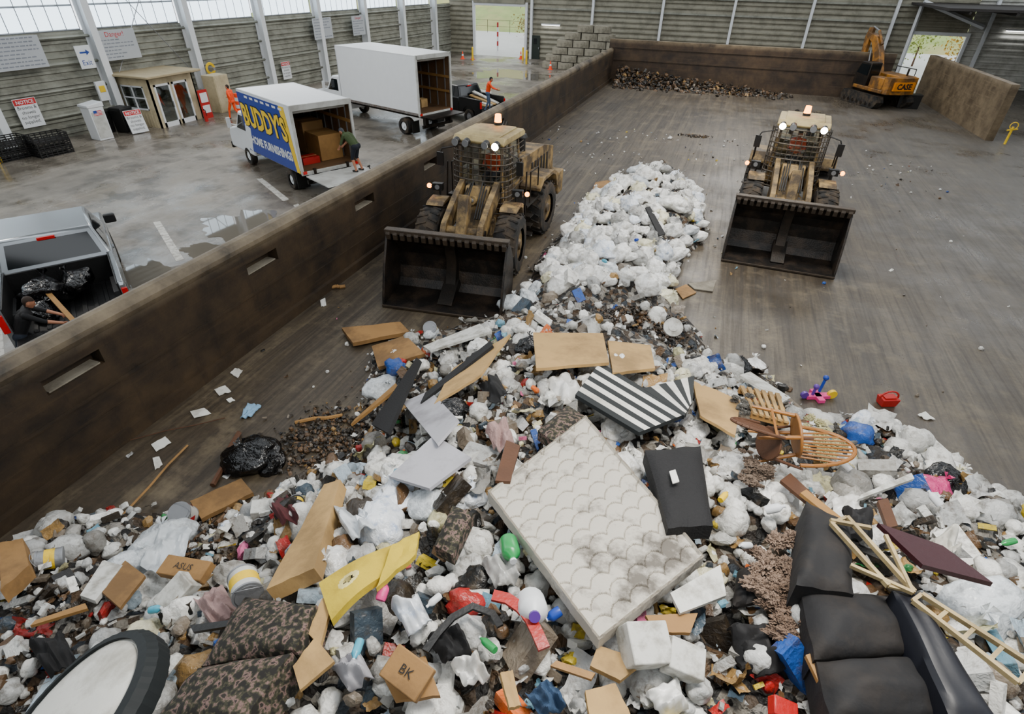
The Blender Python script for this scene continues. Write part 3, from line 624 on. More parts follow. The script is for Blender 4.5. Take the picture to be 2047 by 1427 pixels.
sofa=thing('sofa','broken black upholstered sofa with torn draped fabric','sofa',(0,0,0))
m_lea=M('black_upholstery','#111114',.8,var=.35,scale=2,dirt='#2b2520',damt=.5,dscale=3,bump=.5,bscale=7)
m_lea2=M('black_vinyl_side','#10121b',.5,var=.2,bump=.1,bscale=8)
slab('backrest',QP([(1612,1002),(1700,1050),(1706,1190),(1592,1168)],.8),.4,m_lea,parent=sofa,nu=24,nv=24,disp=puff(.1))
slab('torn_fabric',Q([(1690,1000),(1745,1015),(1752,1060),(1700,1060)],.6),.05,m_lea,parent=sofa,nu=14,nv=14,disp=drape(8,.15))
slab('seat_cushion',QP([(1600,1180),(1782,1192),(1828,1305),(1628,1318)],.66),.3,m_lea,parent=sofa,nu=24,nv=24,disp=puff(.12))
slab('seat_cushion',QP([(1632,1322),(1832,1310),(1895,1440),(1660,1450)],.66),.3,m_lea,parent=sofa,nu=24,nv=24,disp=puff(.12))
slab('armrest',QP([(1784,1180),(1830,1182),(1995,1440),(1900,1440)],.88),.45,m_lea2,parent=sofa,nu=10,nv=20,disp=puff(.06))
slab('torn_fabric',Q([(1460,1240),(1560,1225),(1610,1330),(1490,1330)],.38),.05,m_lea,parent=sofa,nu=20,nv=20,disp=drape(12,.2))
slab('torn_fabric',Q([(1480,1130),(1540,1125),(1545,1190),(1470,1200)],.38),.05,m_lea,parent=sofa,nu=14,nv=14,disp=drape(14,.15))
m_pine=M('pine_frame','#a8956d',.6,var=.2,dirt='#6e5f42')
def bar(mb,a,b,w,h):
    d=b-a; T=frame(d,ZZ.cross(d).normalized(),a); old=mb.X; mb.X=T; mb.box((d.length/2,0,0),(d.length,w,h)); mb.X=old
def frm(name,A,B,C,D,n,label,off=.8,w=.035):
    pa,pb,pc_,pd=flatpts([S(x,y,off) for x,y in (A,B,D,C)]); pc_,pd=pd,pc_; mb=MB(); bar(mb,pa,pb,w,w*1.2); bar(mb,pc_,pd,w,w*1.2)
    for k in range(n+1): t=k/n; bar(mb,pa.lerp(pb,t),pc_.lerp(pd,t),w*.8,w*.6)
    return obj(name,mb,m_pine,label=label,cat='bed frame')
frm('bed_frame',(1662,1045),(1775,1172),(1692,1034),(1828,1182),1,'pale wooden bed frame section on the sofa',.95)
frm('bed_frame',(1825,1200),(2035,1365),(1842,1188),(2065,1330),4,'long pale wooden frame rail with rungs',.95)
for A_,B_ in (((1700,1130),(1825,1185)),((1770,1070),(1825,1185)),((1660,1040),(1740,1055))):
    mb=MB(); bar(mb,S(*A_,.95),S(*B_,.95),.03,.035); obj('broken_lath',mb,m_pine,label='thin broken pale wooden lath on refuse',cat='wood lath')
pal=thing('pallet','small weathered wooden pallet at the heap edge','pallet',(0,0,0))
pq=QP([(1478,768),(1562,788),(1580,842),(1505,825)],.5)
for k in range(6):
    t0,t1=k/6+.02,k/6+.12; slab('slat',[pq[0].lerp(pq[1],t0),pq[0].lerp(pq[1],t1),pq[3].lerp(pq[2],t1),pq[3].lerp(pq[2],t0)],.03,m_card2,parent=pal)
for t in (0.02,.45,.9): slab('cross_rail',[pq[0].lerp(pq[3],t)-ZZ*.03,pq[1].lerp(pq[2],t)-ZZ*.03,pq[1].lerp(pq[2],t+.08)-ZZ*.03,pq[0].lerp(pq[3],t+.08)-ZZ*.03],.08,m_wood,parent=pal)
m_honey=M('honey_wood','#8a5a28',.5,var=.25,scale=6,bump=.1)
def chair(loc,rot,mt,lab,sc=1):
    c=thing('wooden_chair',lab,'chair',loc,rot=rot); c.scale=(sc,)*3
    mb=MB(); mb.prism([(.24*math.cos(a)*1.05,.23*math.sin(a)) for a in [k*.3927 for k in range(16)]],.43,.46,'z'); obj('seat',mb,mt,parent=c,bev=.01)
    for sx in (-1,1):
        for sy in (-1,1): mb=MB(); mb.cyl((sx*.15,sy*.15,.43),(sx*.22,sy*.22,0),.024,.016,8); obj('leg',mb,mt,parent=c)
    mb=MB(); pts=[Vector((.27*math.cos(a),-.18-.05*math.sin(a),.46+.6*math.sin(a))) for a in [math.pi*k/14 for k in range(15)]]; mb.tube(pts,.022)
    for k in range(1,10): x=-.25+.05*k; a=math.acos(max(-1,min(1,x/.27))); mb.cyl((x*.8,-.17,.45),(x,-.18-.05*math.sin(a),.46+.6*math.sin(a)),.011,n=6)
    obj('backrest',mb,mt,parent=c)
    mb=MB(); mb.cyl((-.2,.2,.2),(.2,.2,.2),.014,n=6); obj('stretcher',mb,mt,parent=c)
p=S(1500,880,.62); chair(p+Vector((0,0,.1)),(rad(80),rad(-10),rad(100)),m_honey,'overturned honey wooden chair with curved spindle back',1.1)
p=S(1590,900,.6); chair(p+Vector((0,0,.05)),(rad(-75),rad(20),rad(120)),m_woodd,'overturned dark brown wooden chair on refuse',.9)
def floral():
    m=bpy.data.materials.new('floral_upholstery'); m.use_nodes=True; N=m.node_tree.nodes; L=m.node_tree.links; b=N['Principled BSDF']; tc=N.new('ShaderNodeTexCoord')
    n=N.new('ShaderNodeTexNoise'); n.inputs['Scale'].default_value=18; n.inputs['Detail'].default_value=6; L.new(tc.outputs['Object'],n.inputs['Vector'])
    cr=N.new('ShaderNodeValToRGB'); e=cr.color_ramp.elements; e[0].color=hc('#1b1814'); e[0].position=.44; e[1].color=hc('#3c3b2a'); e[1].position=.52; q=e.new(.6); q.color=hc('#755d58'); q=e.new(.66); q.color=hc('#24201a')
    L.new(n.outputs[0],cr.inputs[0]); L.new(cr.outputs[0],b.inputs['Base Color']); b.inputs['Roughness'].default_value=.85; return m
m_flo=floral()
fs_=thing('floral_sofa','dark floral upholstered sofa section slumped in the refuse','sofa',(0,0,0))
slab('seat_section',QP([(400,1330),(490,1195),(632,1208),(590,1300)],.5),.3,m_flo,parent=fs_,nu=26,nv=26,disp=puff(.09))
slab('backrest',QP([(300,1450),(395,1335),(585,1305),(480,1450)],.48),.3,m_flo,parent=fs_,nu=26,nv=26,disp=puff(.09))
for k,pp in enumerate(([(868,1090),(905,1010),(945,1025),(905,1110)],[(1075,860),(1135,810),(1175,835),(1110,885)])):
    slab('floral_cushion',Q(pp,.5),.15,m_flo,['dark floral cushion wedged in the refuse','floral cushion behind the mattress'][k],'cushion',nu=10,nv=10,disp=lambda u,v:.08*(1-(2*u-1)**2)*(1-(2*v-1)**2))
rb=S(165,1450,.5); rbt=thing('round_mattress','round white mattress with a wide black edge band','mattress',rb,rot=(rad(8),rad(-22),0)); rbt.scale=(.74,.86,.9)
mb=MB(); mb.cyl((0,0,0),(0,0,.16),.78,n=48); mb.ball((0,0,.14),(.76,.76,.1),n=32,m=12); obj('mattress_top',mb,m_ws,parent=rbt,bev=.05)
mb=MB(); n=96; vs=[]
for k in range(n):
    a=2*math.pi*k/n; dr=.008*(k%2)
    for (r,z) in ((.76,.19),(.84+dr,.17),(.9+dr,.08),(.9+dr,-.08),(.8,-.1)): vs.append((r*math.cos(a),r*math.sin(a),z))
mb.add(vs,[(5*k+j,5*((k+1)%n)+j,5*((k+1)%n)+(j+1)%5,5*k+(j+1)%5) for k in range(n) for j in range(5)]); obj('edge_band',mb,m_bs,parent=rbt,label='black ribbed edge band',smooth=False)
def fluff(px,py,r,col,lab,off=.45,nm='insulation_batting'):
    p=S(px,py,off); mb=MB(); mt=M('batt_'+col,col,.97,var=.4,scale=12,dirt='#3a2e25',damt=.5,dscale=6,crum=26)
    for k in range(34):
        c=Vector((RN.gauss(0,r*.5),RN.gauss(0,r*.7),RN.gauss(0,r*.14))); rr=r*RN.uniform(.1,.26); e=Vector((RN.uniform(.7,1.8),RN.uniform(.7,1.5),.7))
        vs=[Vector((q[0]*e.x,q[1]*e.y,q[2]*e.z))*rr*(1+.6*noise.noise(Vector(q)*3+c*9)+.7*noise.noise(Vector(q)*9+c*5)) + c for q in iv]
        mb.add(vs,if_)
    o=obj(nm,mb,mt,label=lab,cat='insulation',kind='stuff'); o.location=p; return o
fluff(1560,1150,.3,'#8b7565','fluffy brown insulation batting spilling out'); fluff(1585,1230,.26,'#7d6757','fluffy brown insulation batting beside the sofa'); fluff(1515,935,.2,'#7a695b','tangled brown fibre batting on refuse'); fluff(1495,810,.16,'#6b6964','grey fibre batting on refuse'); fluff(1640,885,.25,'#d2cb98','crumbled pale yellow foam chunks',.3,'foam_chunks')
wy=np.zeros(len(PAL)); wy[[4,5,6,7,8]]=[.25,.35,.33,.02,.05]
pts=[(-8.6+13.5*nr.rand()*(nr.rand()**.6),49.9-abs(nr.normal(0,1.0)),0) for _ in range(2600)]
pts=[(x,y,max(.03,(1.3-abs(y-50)*.7)*max(0,1-(x+8)/14)*nr.rand())) for x,y,_ in pts]
litter('yard_waste',pts,list(nr.uniform(.08,.34,len(pts))),'brown leaves, branches and soil piled along the end push wall','yard waste',wpal=wy,tp=(.3,.4,.2,.1))
# ------------------------------------------------------------------ cans, bottles, toys
def can(px,py,r,h,rot,lab,band,off=.3,base=m_whited,sym=None):
    p=S(px,py,off); t=thing('paint_can',lab,'paint can',p,rot=rot)
    mb=MB(); mb.cyl((0,0,-h/2),(0,0,h/2),r,n=28); mb.cyl((0,0,h/2-.01),(0,0,h/2+.012),r*1.05,n=28,mi=1); mb.cyl((0,0,-h/2-.008),(0,0,-h/2+.012),r*1.04,n=28,mi=1)
    if band: mb.cyl((0,0,-h*.22),(0,0,h*.2),r*1.01,n=28,mi=2)
    if sym:
        for a in (0,1.57,3.14,4.71): mb.add([(0,-.07,0),(.07,0,0),(0,.07,0),(-.07,0,0)],[(0,1,2,3)],3,frame((-math.sin(a),math.cos(a),0),(0,0,1),(r*1.03*math.cos(a),r*1.03*math.sin(a),0)))
    obj('can_body',mb,[base,m_steel,band or m_white,m_redink],parent=t)
    mb=MB(); mb.cyl((0,0,h/2+.012),(0,0,h/2+.02),r*.85,n=24); obj('lid',mb,m_steel,parent=t)
    mb=MB(); mb.tube([Vector((r*1.05*math.cos(a),.02+.1*math.sin(a),h/2-.04+.1*math.sin(a))) for a in [math.pi*k/10 for k in range(11)]],.004,6); obj('handle',mb,m_steel,parent=t)
can(367,1028,.16,.3,(rad(25),rad(15),0),'white paint can with red diamond mark on the floor',None,.18,sym=True)
can(490,1170,.14,.28,(rad(80),rad(20),rad(50)),'white paint can with yellow label tipped on its side',m_yellow,.55)
can(862,660,.15,.34,(rad(35),rad(10),0),'white bucket with yellow label at the heap edge',m_yellow,.25)
can(592,1008,.1,.2,(rad(70),0,rad(40)),'small dark paint can with yellow band',m_yellow,.2,base=m_blk)
can(100,1118,.13,.26,(rad(75),0,rad(-40)),'dented metal can tipped over',m_yellow,.3,base=m_steel)
def bottle(px,py,r,h,mt,lab,cap=m_white,rot=(1.4,.2,.5),off=.42,nm='plastic_bottle'):
    p=S(px,py,off); t=thing(nm,lab,'bottle',p,rot=rot); mb=MB()
    prof=[(0,0),(r*.9,0),(r,.02),(r,h*.6),(r*.9,h*.7),(r*.35,h*.86),(r*.33,h*.93)]
    n=16; vs=[(q*math.cos(2*math.pi*k/n),q*math.sin(2*math.pi*k/n),z) for q,z in prof for k in range(n)]
    mb.add(vs,[(j*n+k,j*n+(k+1)%n,(j+1)*n+(k+1)%n,(j+1)*n+k) for j in range(len(prof)-1) for k in range(n)]); obj('bottle_body',mb,mt,parent=t)
    mb=MB(); mb.cyl((0,0,h*.92),(0,0,h),r*.38,n=12); obj('cap',mb,cap,parent=t)
m_green=M('green_plastic','#2a8a4a',.3,bump=0); m_purple=M('purple_label','#5a3690',.4,bump=0); m_pink=M('pink_plastic','#d83f83',.45,bump=.3); m_cyan=M('cyan_plastic','#4a9fb8',.3)
bottle(1015,1078,.09,.3,m_green,'large green plastic bottle in refuse')
bottle(1060,1200,.13,.34,m_white,'white plastic jug with purple label',cap=m_purple,rot=(.9,.3,.2),nm='plastic_jug')
for px,py,mt in ((1270,480,m_blue),(1205,520,m_cyan),(880,1190,m_white),(720,1280,m_cyan),(1120,1220,m_blue),(1500,1090,m_white),(640,1180,m_white),(990,1300,m_green),(1880,1010,m_white),(2030,1080,m_green),(1530,1020,m_white),(760,1200,m_pink),(1700,940,m_white),(300,1220,m_cyan),(1440,1000,m_yellow)):
    bottle(px,py,RN.uniform(.03,.05),RN.uniform(.14,.22),mt,'discarded plastic bottle lying on the refuse',rot=(RN.uniform(1,2),RN.uniform(-.5,.5),RN.uniform(0,6)))
def oriented_box(name,px,py,d,rot,mt,lab,cat,off=.4,txt=None,ts=.1):
    p=S(px,py,off); mb=MB(); mb.box((0,0,0),d)
    if txt: mb.text(txt,ts,frame((1,0,0),(0,1,0),(0,0,d[2]/2+.012)),1)
    o=obj(name,mb,[mt,m_ink],label=lab,cat=cat,bev=.012); o.location=p; o.rotation_euler=rot; return o
oriented_box('foam_box',1288,1290,(.36,.32,.26),(.3,.2,.5),m_wb,'white styrofoam box speckled with dirt','box',.5)
oriented_box('cardboard_box',372,1138,(.62,.24,.12),(.15,-.1,.12),m_card,'brown cardboard box with black printed lettering','box',.45,'ASUS',.11)
oriented_box('cardboard_box',815,1345,(.36,.26,.1),(.3,.1,-.2),m_card,'crushed brown box with printed letters','box',.52,'BK',.1)
oriented_box('cardboard_box',355,1185,(.25,.4,.2),(.5,.2,-.3),m_wb,'white cardboard box on the heap','box',.35)
oriented_box('white_box',525,1018,(.3,.24,.2),(.1,.1,.6),m_wb,'white plastic container on the floor','box',.12)
oriented_box('cardboard_box',1365,1320,(.3,.25,.2),(.2,.3,.1),m_wb,'white crushed carton beside the styrofoam box','box',.45)
oriented_box('cardboard_box',1565,1418,(.2,.14,.1),(.2,.3,.1),m_red,'red cardboard packet in the refuse','box',.38)
def fbag(px,py,r,me,lab,off=0):
    p=S(px,py,.0) if off else G(px,py,.15); bag(p.x,p.y,r,me,lab,z=p.z+r*.25 if off else r*.38,group='loose bags')
fbag(1505,738,.3,vari[1][0],'white plastic bag resting on the floor by the heap'); fbag(500,912,.4,vblk,'black plastic garbage bag on the floor'); fbag(540,920,.22,vblk,'small black plastic garbage bag on the floor'); fbag(1340,272,.12,vari[0][0],'small white bag on the floor'); fbag(1725,838,.17,vari[0][0],'small white bag on the floor near the heap')
fbag(1855,990,.28,bagmesh(12,M('pink_bag_film','#c43a74',.4,crum=4.5,cstr=.6)),'bright pink plastic bag on the refuse',1)
fbag(300,1300,.28,bagmesh(13,b_y),'cream coloured bag of refuse',1); fbag(770,780,.3,vari[2][0],'clear plastic bag at the heap edge',1); fbag(330,1090,.3,vari[2][0],'large clear plastic film bag',1); fbag(290,1130,.26,vari[2][0],'large clear plastic film bag',1); fbag(790,1010,.26,vari[7][0],'clear plastic bag of bottles on refuse',1); fbag(870,1015,.24,vari[2][0],'clear plastic bag of bottles on refuse',1); fbag(760,1060,.28,vari[7][0],'clear plastic bag with blue paper inside',1); fbag(1940,1230,.3,vari[2][0],'clear plastic bag beside the frame',1); fbag(1530,1010,.24,vari[1][0],'white shopping bag with orange print',1)
slab('plastic_film',Q([(280,1130),(330,1040),(385,1060),(350,1160)],.35),.01,b_b,'crumpled sheet of clear plastic film','plastic film',nu=20,nv=20,disp=crump(3,.12))
m_ppk=M('pale_pink_cloth','#957a76',.9,crum=8,cstr=.4); m_bkc=M('black_cloth_scrap','#101012',.85,var=.3,bump=.4,bscale=9)
for k,(px,py,s_,lab,mt) in enumerate([(700,1030,40,'clear plastic film over cardboard',b_b),(940,1330,40,'crumpled white paper mass',b_w),(820,1220,42,'crumpled white sheet with blue print',b_bl),(1000,1130,40,'crumpled grey cloth on the heap',b_g),(1700,1010,40,'crumpled white plastic sheet on the heap',b_w),(1130,770,38,'white packaging paper on the heap',b_w),(1235,715,32,'white torn packaging on cardboard',b_w),(1340,1390,44,'white crumpled plastic sheet on refuse',b_w),(980,770,30,'crumpled black cloth on the heap',m_bkc),(900,1280,46,'crumpled black cloth in the refuse',m_bkc),(1540,1300,55,'black draped fabric scrap on refuse',m_bkc),(420,1200,45,'crumpled pink blanket on refuse',m_ppk),(1000,860,30,'faded pink cloth on the heap',m_ppk),(100,1300,50,'dark crumpled cloth by the push wall',m_bkc),(700,1330,45,'grey knitted cloth in the refuse',m_gb),(1090,1390,42,'blue denim cloth in the refuse',M('denim_cloth','#2f4560',.9,bump=.3)),(560,1010,30,'maroon cloth at the heap edge',M('maroon_cloth','#4a2023',.9)),(1900,1080,32,'white cloth on the refuse',m_ws)]):
    cl=mt not in (b_b,b_w,b_bl)
    slab('cloth' if cl else 'plastic_film',Q([(px-s_,py-s_*.4),(px+s_*.3,py-s_),(px+s_,py+s_*.3),(px-s_*.2,py+s_*.8)],.42),.02,mt,lab,'cloth' if cl else 'plastic film',nu=22,nv=22,disp=drape(k*3,.16))
slab('cloth',[G(480,835,.05),G(495,805,.05),G(522,810,.05),G(500,832,.05)],.02,M('blue_cloth','#7799b3',.9),'pale blue cloth scrap on the floor','cloth',nu=8,nv=8,disp=crump(8,.08))
for pp in ([(428,778),(450,770),(462,782),(438,790)],[(380,822),(408,815),(422,826),(388,835)],[(302,888),(330,872),(342,884),(312,902)],[(460,745),(470,735),(485,740),(475,755)],[(305,915),(318,912),(325,928),(310,938)],[(1835,828),(1850,822),(1870,838),(1850,838)],[(640,600),(650,595),(652,610),(642,612)],[(452,798),(462,794),(470,800),(458,804)]):
    slab('paper_sheet',[G(x,y,.03) for x,y in pp],.012,m_ws,'white paper scrap lying on the floor','paper',nu=4,nv=4,disp=crump(pp[0][0],.03),group='papers on the floor')
def stick(a,b,w,mt,lab,z=.05):
    mb=MB(); A=G(*a,z); B=G(*b,z); mb.tube([A,A.lerp(B,.35)+Vector((.02,.03,.02)),A.lerp(B,.7)-Vector((.02,.03,0)),B],w,6); obj('wooden_stick',mb,mt,label=lab,cat='stick')
stick((425,970),(478,865),.05,m_woodd,'rotten wooden post on the floor'); stick((245,1030),(375,890),.02,m_card,'thin splintered board on the floor'); stick((590,845),(685,830),.04,m_wood,'splintered wood plank on the floor'); stick((260,880),(450,835),.01,m_woodd,'thin bent rod on the floor'); stick((660,575),(690,572),.05,m_card,'short chunk of wood on the floor')
def toy(px,py,lab,parts_):
    p=G(px,py); t=thing('plastic_toy',lab,'toy',p,rz=.4)
    for nm,fn,mm in parts_: mb=MB(); fn(mb); obj(nm,mb,mm,parent=t,bev=.005)
toy(1632,795,'colourful pink, yellow and blue plastic play toy on the floor',[('toy_base',lambda m:(m.box((0,0,.05),(.5,.14,.08)),m.box((0,0,.05),(.14,.4,.08))),m_pink),('wheel',lambda m:m.cyl((.3,-.05,.1),(.3,.02,.1),.1),m_yellow),('wheel',lambda m:m.cyl((-.3,-.05,.1),(-.3,.02,.1),.08),m_purple),('post',lambda m:(m.cyl((.08,.1,.05),(.14,.14,.4),.03),m.ball((.14,.14,.42),.06)),m_blue),('post',lambda m:(m.cyl((-.12,0,.05),(-.1,0,.3),.03),m.ball((-.1,0,.3),.06)),m_purple)])
toy(1770,808,'red plastic toy basket on the floor',[('toy_body',lambda m:(m.box((0,0,.1),(.3,.2,.18),tp=1.2),m.box((0,0,.205),(.24,.14,.02))),m_red),('handle',lambda m:m.tube([Vector((.2*math.cos(a),0,.18+.16*math.sin(a))) for a in [math.pi*k/8 for k in range(9)]],.02),m_red)])
def ribbon(name,pp,off,w,mt,lab,cat):
    P=[S(x,y,off) for x,y in pp]; vs=[]
    for i,p in enumerate(P):
        d=(P[min(i+1,len(P)-1)]-P[max(i-1,0)]).normalized(); s_=ZZ.cross(d).normalized()*w/2; vs+=[p-s_,p+s_,p+s_-ZZ*.03,p-s_-ZZ*.03]
    mb=MB(); n=len(P); mb.add(vs,[(4*i+j,4*i+(j+1)%4,4*(i+1)+(j+1)%4,4*(i+1)+j) for i in range(n-1) for j in range(4)]+[(0,1,2,3),(4*n-4,4*n-3,4*n-2,4*n-1)]); obj(name,mb,mt,label=lab,cat=cat)
ribbon('red_vinyl_strip',[(985,1188),(1015,1195),(1040,1212),(1060,1235),(1075,1265),(1088,1295)],.55,.1,M('red_vinyl','#a02018',.4),'bent strip of red vinyl on the refuse','vinyl strip')
ribbon('black_hose',[(850,1300),(875,1265),(905,1232),(945,1210),(985,1225),(1000,1250)],.48,.06,m_blk,'curved black plastic strip on refuse','plastic strip')
mb=MB(); mb.cyl((0,0,0),(0,0,.05),.2,n=28); mb.cyl((0,0,.05),(0,0,.07),.1,n=20); o=obj('fan_grille',mb,m_wb,label='round white vented lid on the heap',cat='lid'); o.location=S(1345,655,.4); o.rotation_euler=(.7,.2,0)
# ------------------------------------------------------------------ wheel helper
def wheel(name,parent,c,r,w,axis=(1,0,0),lug=True,rim=m_yel,X=None,n=28):
    c=Vector(c); a=Vector(axis).normalized(); mb=MB(); mb.X=X
    prof=[(.55*r,-.5*w),(.62*r,-.52*w),(.9*r,-.5*w),(.97*r,-.42*w),(r,-.3*w),(r,.3*w),(.97*r,.42*w),(.9*r,.5*w),(.62*r,.52*w),(.55*r,.5*w)]
    q=a.to_track_quat('Z','Y').to_matrix(); vs=[c+q@Vector((p*math.cos(2*math.pi*k/n),p*math.sin(2*math.pi*k/n),z)) for p,z in prof for k in range(n)]
    mb.add(vs,[(j*n+k,j*n+(k+1)%n,(j+1)*n+(k+1)%n,(j+1)*n+k) for j in range(len(prof)-1) for k in range(n)])
    if lug:
        m=22
        for k in range(m):
            t=2*math.pi*k/m
            for sgn in (-1,1):
                t2=t+(.14 if sgn>0 else 0); P0=c+q@Vector((r*math.cos(t2),r*math.sin(t2),sgn*w*.46)); P1=c+q@Vector((r*math.cos(t2+.12),r*math.sin(t2+.12),sgn*w*.03)); mb.cyl(P0,P1,r*.04,n=4)
    o=obj(name,mb,m_rub,parent=parent)
    mb=MB(); mb.X=X
    for sgn in (-1,1): mb.cyl(c+a*(sgn*.1*w),c+a*(sgn*.4*w),.56*r,.5*r,n=20); mb.cyl(c+a*(sgn*.38*w),c+a*(sgn*.5*w),.2*r,.16*r,n=12)
    obj('hub',mb,rim,parent=o); return o
# ------------------------------------------------------------------ wheel loader
def loader(loc,rz_rear,art,label,beacon=(0,-.7),lit=(1,1)):
    L0=thing('wheel_loader',label,'wheel loader',loc,rz_rear)
    FX=Matrix.Rotation(art,4,'Z'); R=.86
    mb=MB(); mb.prism([(-4.0,.75),(-4.1,1.3),(-1.0,1.35),(.1,1.1),(.1,.7),(-1,.55),(-3.6,.55)],-.5,.5); mb.box((0,-4.05,1.05),(2.3,.55,.8)); mb.box((0,-1.75,.82),(2.0,.35,.35)); obj('rear_frame',mb,m_yel,parent=L0,bev=.04)
    mb=MB(); mb.prism([(-4.25,1.35),(-4.2,2.25),(-3.2,2.5),(-1.05,2.55),(-1.05,1.3)],-.75,.75)
    for k in range(6): 
        for sx in(-1,1): mb.box((sx*.76,-3.5+k*.3,1.9),(.03,.16,.6),1)
    mb.box((0,-4.27,1.8),(1.2,.04,.7),1); obj('engine_hood',mb,[m_yel,m_dkmet],parent=L0,bev=.06)
    mb=MB(); mb.cyl((.3,-2.1,2.5),(.3,-2.1,3.2),.08); mb.cyl((.3,-2.1,3.15),(.3,-2.25,3.3),.08); obj('exhaust_pipe',mb,m_dkmet,parent=L0)
    mb=MB(); mb.cyl((-.35,-2.0,2.5),(-.35,-2.0,2.95),.14); mb.cyl((-.35,-2,2.95),(-.35,-2,3.05),.2,.16); obj('air_intake',mb,m_blk,parent=L0)
    for sx in (-1,1):
        mb=MB(); mb.prism([(-2.75,1.35),(-2.6,1.85),(-2.2,2.0),(-1.2,2.0),(-.9,1.75),(-.9,1.65),(-1.25,1.88),(-2.15,1.88),(-2.5,1.75),(-2.65,1.35)],sx*.75,sx*1.45); obj('rear_fender',mb,m_yel,parent=L0,bev=.015)
        wheel('wheel',L0,(sx*1.14,-1.75,R),R,.66)
    for sx in (-1,1):
        mb=MB(); mb.box((sx*1.05,-.55,1.45),(.6,1.1,.08)); 
        for k in range(3): mb.box((sx*1.3,-.1,.55+k*.3),(.35,.3,.04))
        mb.tube([(sx*1.32,.1,.5),(sx*1.32,.1,1.45),(sx*1.3,.0,2.5)],.025); mb.tube([(sx*1.32,-1.0,1.45),(sx*1.32,-1.0,2.4),(sx*1.32,-.3,2.4),(sx*1.32,-.3,1.45)],.022); obj('ladder',mb,m_dkmet,parent=L0)
    mb=MB(); w=.72
    mb.prism([(-1.05,1.35),(.35,1.35),(.45,1.95),(-1.05,1.95)],-w,w)
    for sx in (-1,1):
        for (ya,yb) in ((-1.02,-.95),(-.3,-.28),(.42,.28)): mb.cyl((sx*(w-.04),ya,1.9),(sx*(w-.1),yb,3.25),.05,n=6)
    obj('cab_body',mb,m_yel,parent=L0,bev=.03)
    mb=MB(); mb.prism([(-1.1,3.25),(.55,3.25),(.6,3.33),(.45,3.45),(-1.0,3.45),(-1.15,3.35)],-.8,.8); mb.prism([(-1.0,3.44),(.4,3.44),(.3,3.5),(-.9,3.5)],-.6,.6); obj('cab_roof',mb,M('pale_tan_roof','#a39266',.6,dirt='#5c4c34'),parent=L0,bev=.04)
    mb=MB(); z0,z1=1.97,3.22
    mb.add([(-w+.04,.42,z0),(w-.04,.42,z0),(w-.1,.3,z1),(-w+.1,.3,z1)],[(0,1,2,3)]); mb.add([(-w+.04,-1.0,z0),(w-.04,-1.0,z0),(w-.1,-.95,z1),(-w+.1,-.95,z1)],[(0,1,2,3)])
    for sx in (-1,1): mb.add([(sx*(w-.02),-1.0,z0),(sx*(w-.02),.4,z0),(sx*(w-.09),.28,z1),(sx*(w-.09),-.93,z1)],[(0,1,2,3)])
    obj('cab_window',mb,m_glass,parent=L0)
    mb=MB(); mb.box((0,-.5,2.0),(.5,.5,.12)); mb.box((0,-.75,2.35),(.5,.12,.7)); obj('driver_seat',mb,m_blk,parent=L0,bev=.03)
    mb=MB(); mb.cyl((0,.25,1.95),(0,.08,2.3),.03); mb.tube([Vector((.2*math.cos(a),.08+.06*math.sin(a),2.32+.19*math.sin(a))) for a in [k*math.pi/6 for k in range(13)]],.018); obj('steering_wheel',mb,m_blk,parent=L0)
    mb=MB(); K=15
    def cg(t,z):
        a=math.pi*t; x=-.9*math.cos(a); y=.15+.62*max(0,math.sin(a))**.55; return Vector((x,y-.04*(z-1.6),z))
    for k in range(K+1): t=k/K; mb.tube([cg(t,1.35),cg(t,2.3),cg(t,3.2)],.016,5)
    for j in range(13): z=1.35+j*.155; mb.tube([cg(k/K,z) for k in range(K+1)],.024 if j%3==0 else .014,5)
    for sx in (-1,1):
        for j in range(9): z=1.95+j*.15; mb.cyl((sx*.9,.15,z),(sx*.84,-.9,z),.014,n=5)
    obj('window_guard',mb,m_wire,parent=L0)
    for sx in (-1,1):
        mb=MB(); mb.tube([(sx*.75,.4,3.1),(sx*1.2,.5,3.0),(sx*1.25,.5,2.9)],.02); mb.box((sx*1.27,.5,2.7),(.2,.06,.38)); obj('mirror',mb,m_blk,parent=L0)
        for dx in (.3,.62):
            li=1 if (dx==.62 and lit[0 if sx<0 else 1]) else 2
            mb=MB(); mb.cyl((sx*dx,.62,3.33),(sx*dx,.78,3.3),.1,n=14); mb.cyl((sx*dx,.77,3.3),(sx*dx,.8,3.3),.1,n=14,mi=li); mb.box((sx*dx,.55,3.33),(.06,.2,.06)); obj('headlamp',mb,[m_blk,m_lamp,m_steel],parent=L0)
    mb=MB(); mb.cyl((beacon[0],beacon[1],3.45),(beacon[0],beacon[1],3.58),.12,n=12); mb.cyl((beacon[0],beacon[1],3.58),(beacon[0],beacon[1],3.8),.11,.09,n=12,mi=1); obj('beacon_lamp',mb,[m_blk,m_amber],parent=L0)
    mb=MB(); mb.X=FX; mb.prism([(-.1,.6),(-.1,1.1),(.35,1.5),(.6,2.15),(1.0,2.2),(1.5,1.4),(2.3,1.0),(2.3,.6)],-.36,.36); mb.box((0,1.7,.82),(2.0,.36,.36)); obj('front_frame',mb,m_yel,parent=L0,bev=.04)
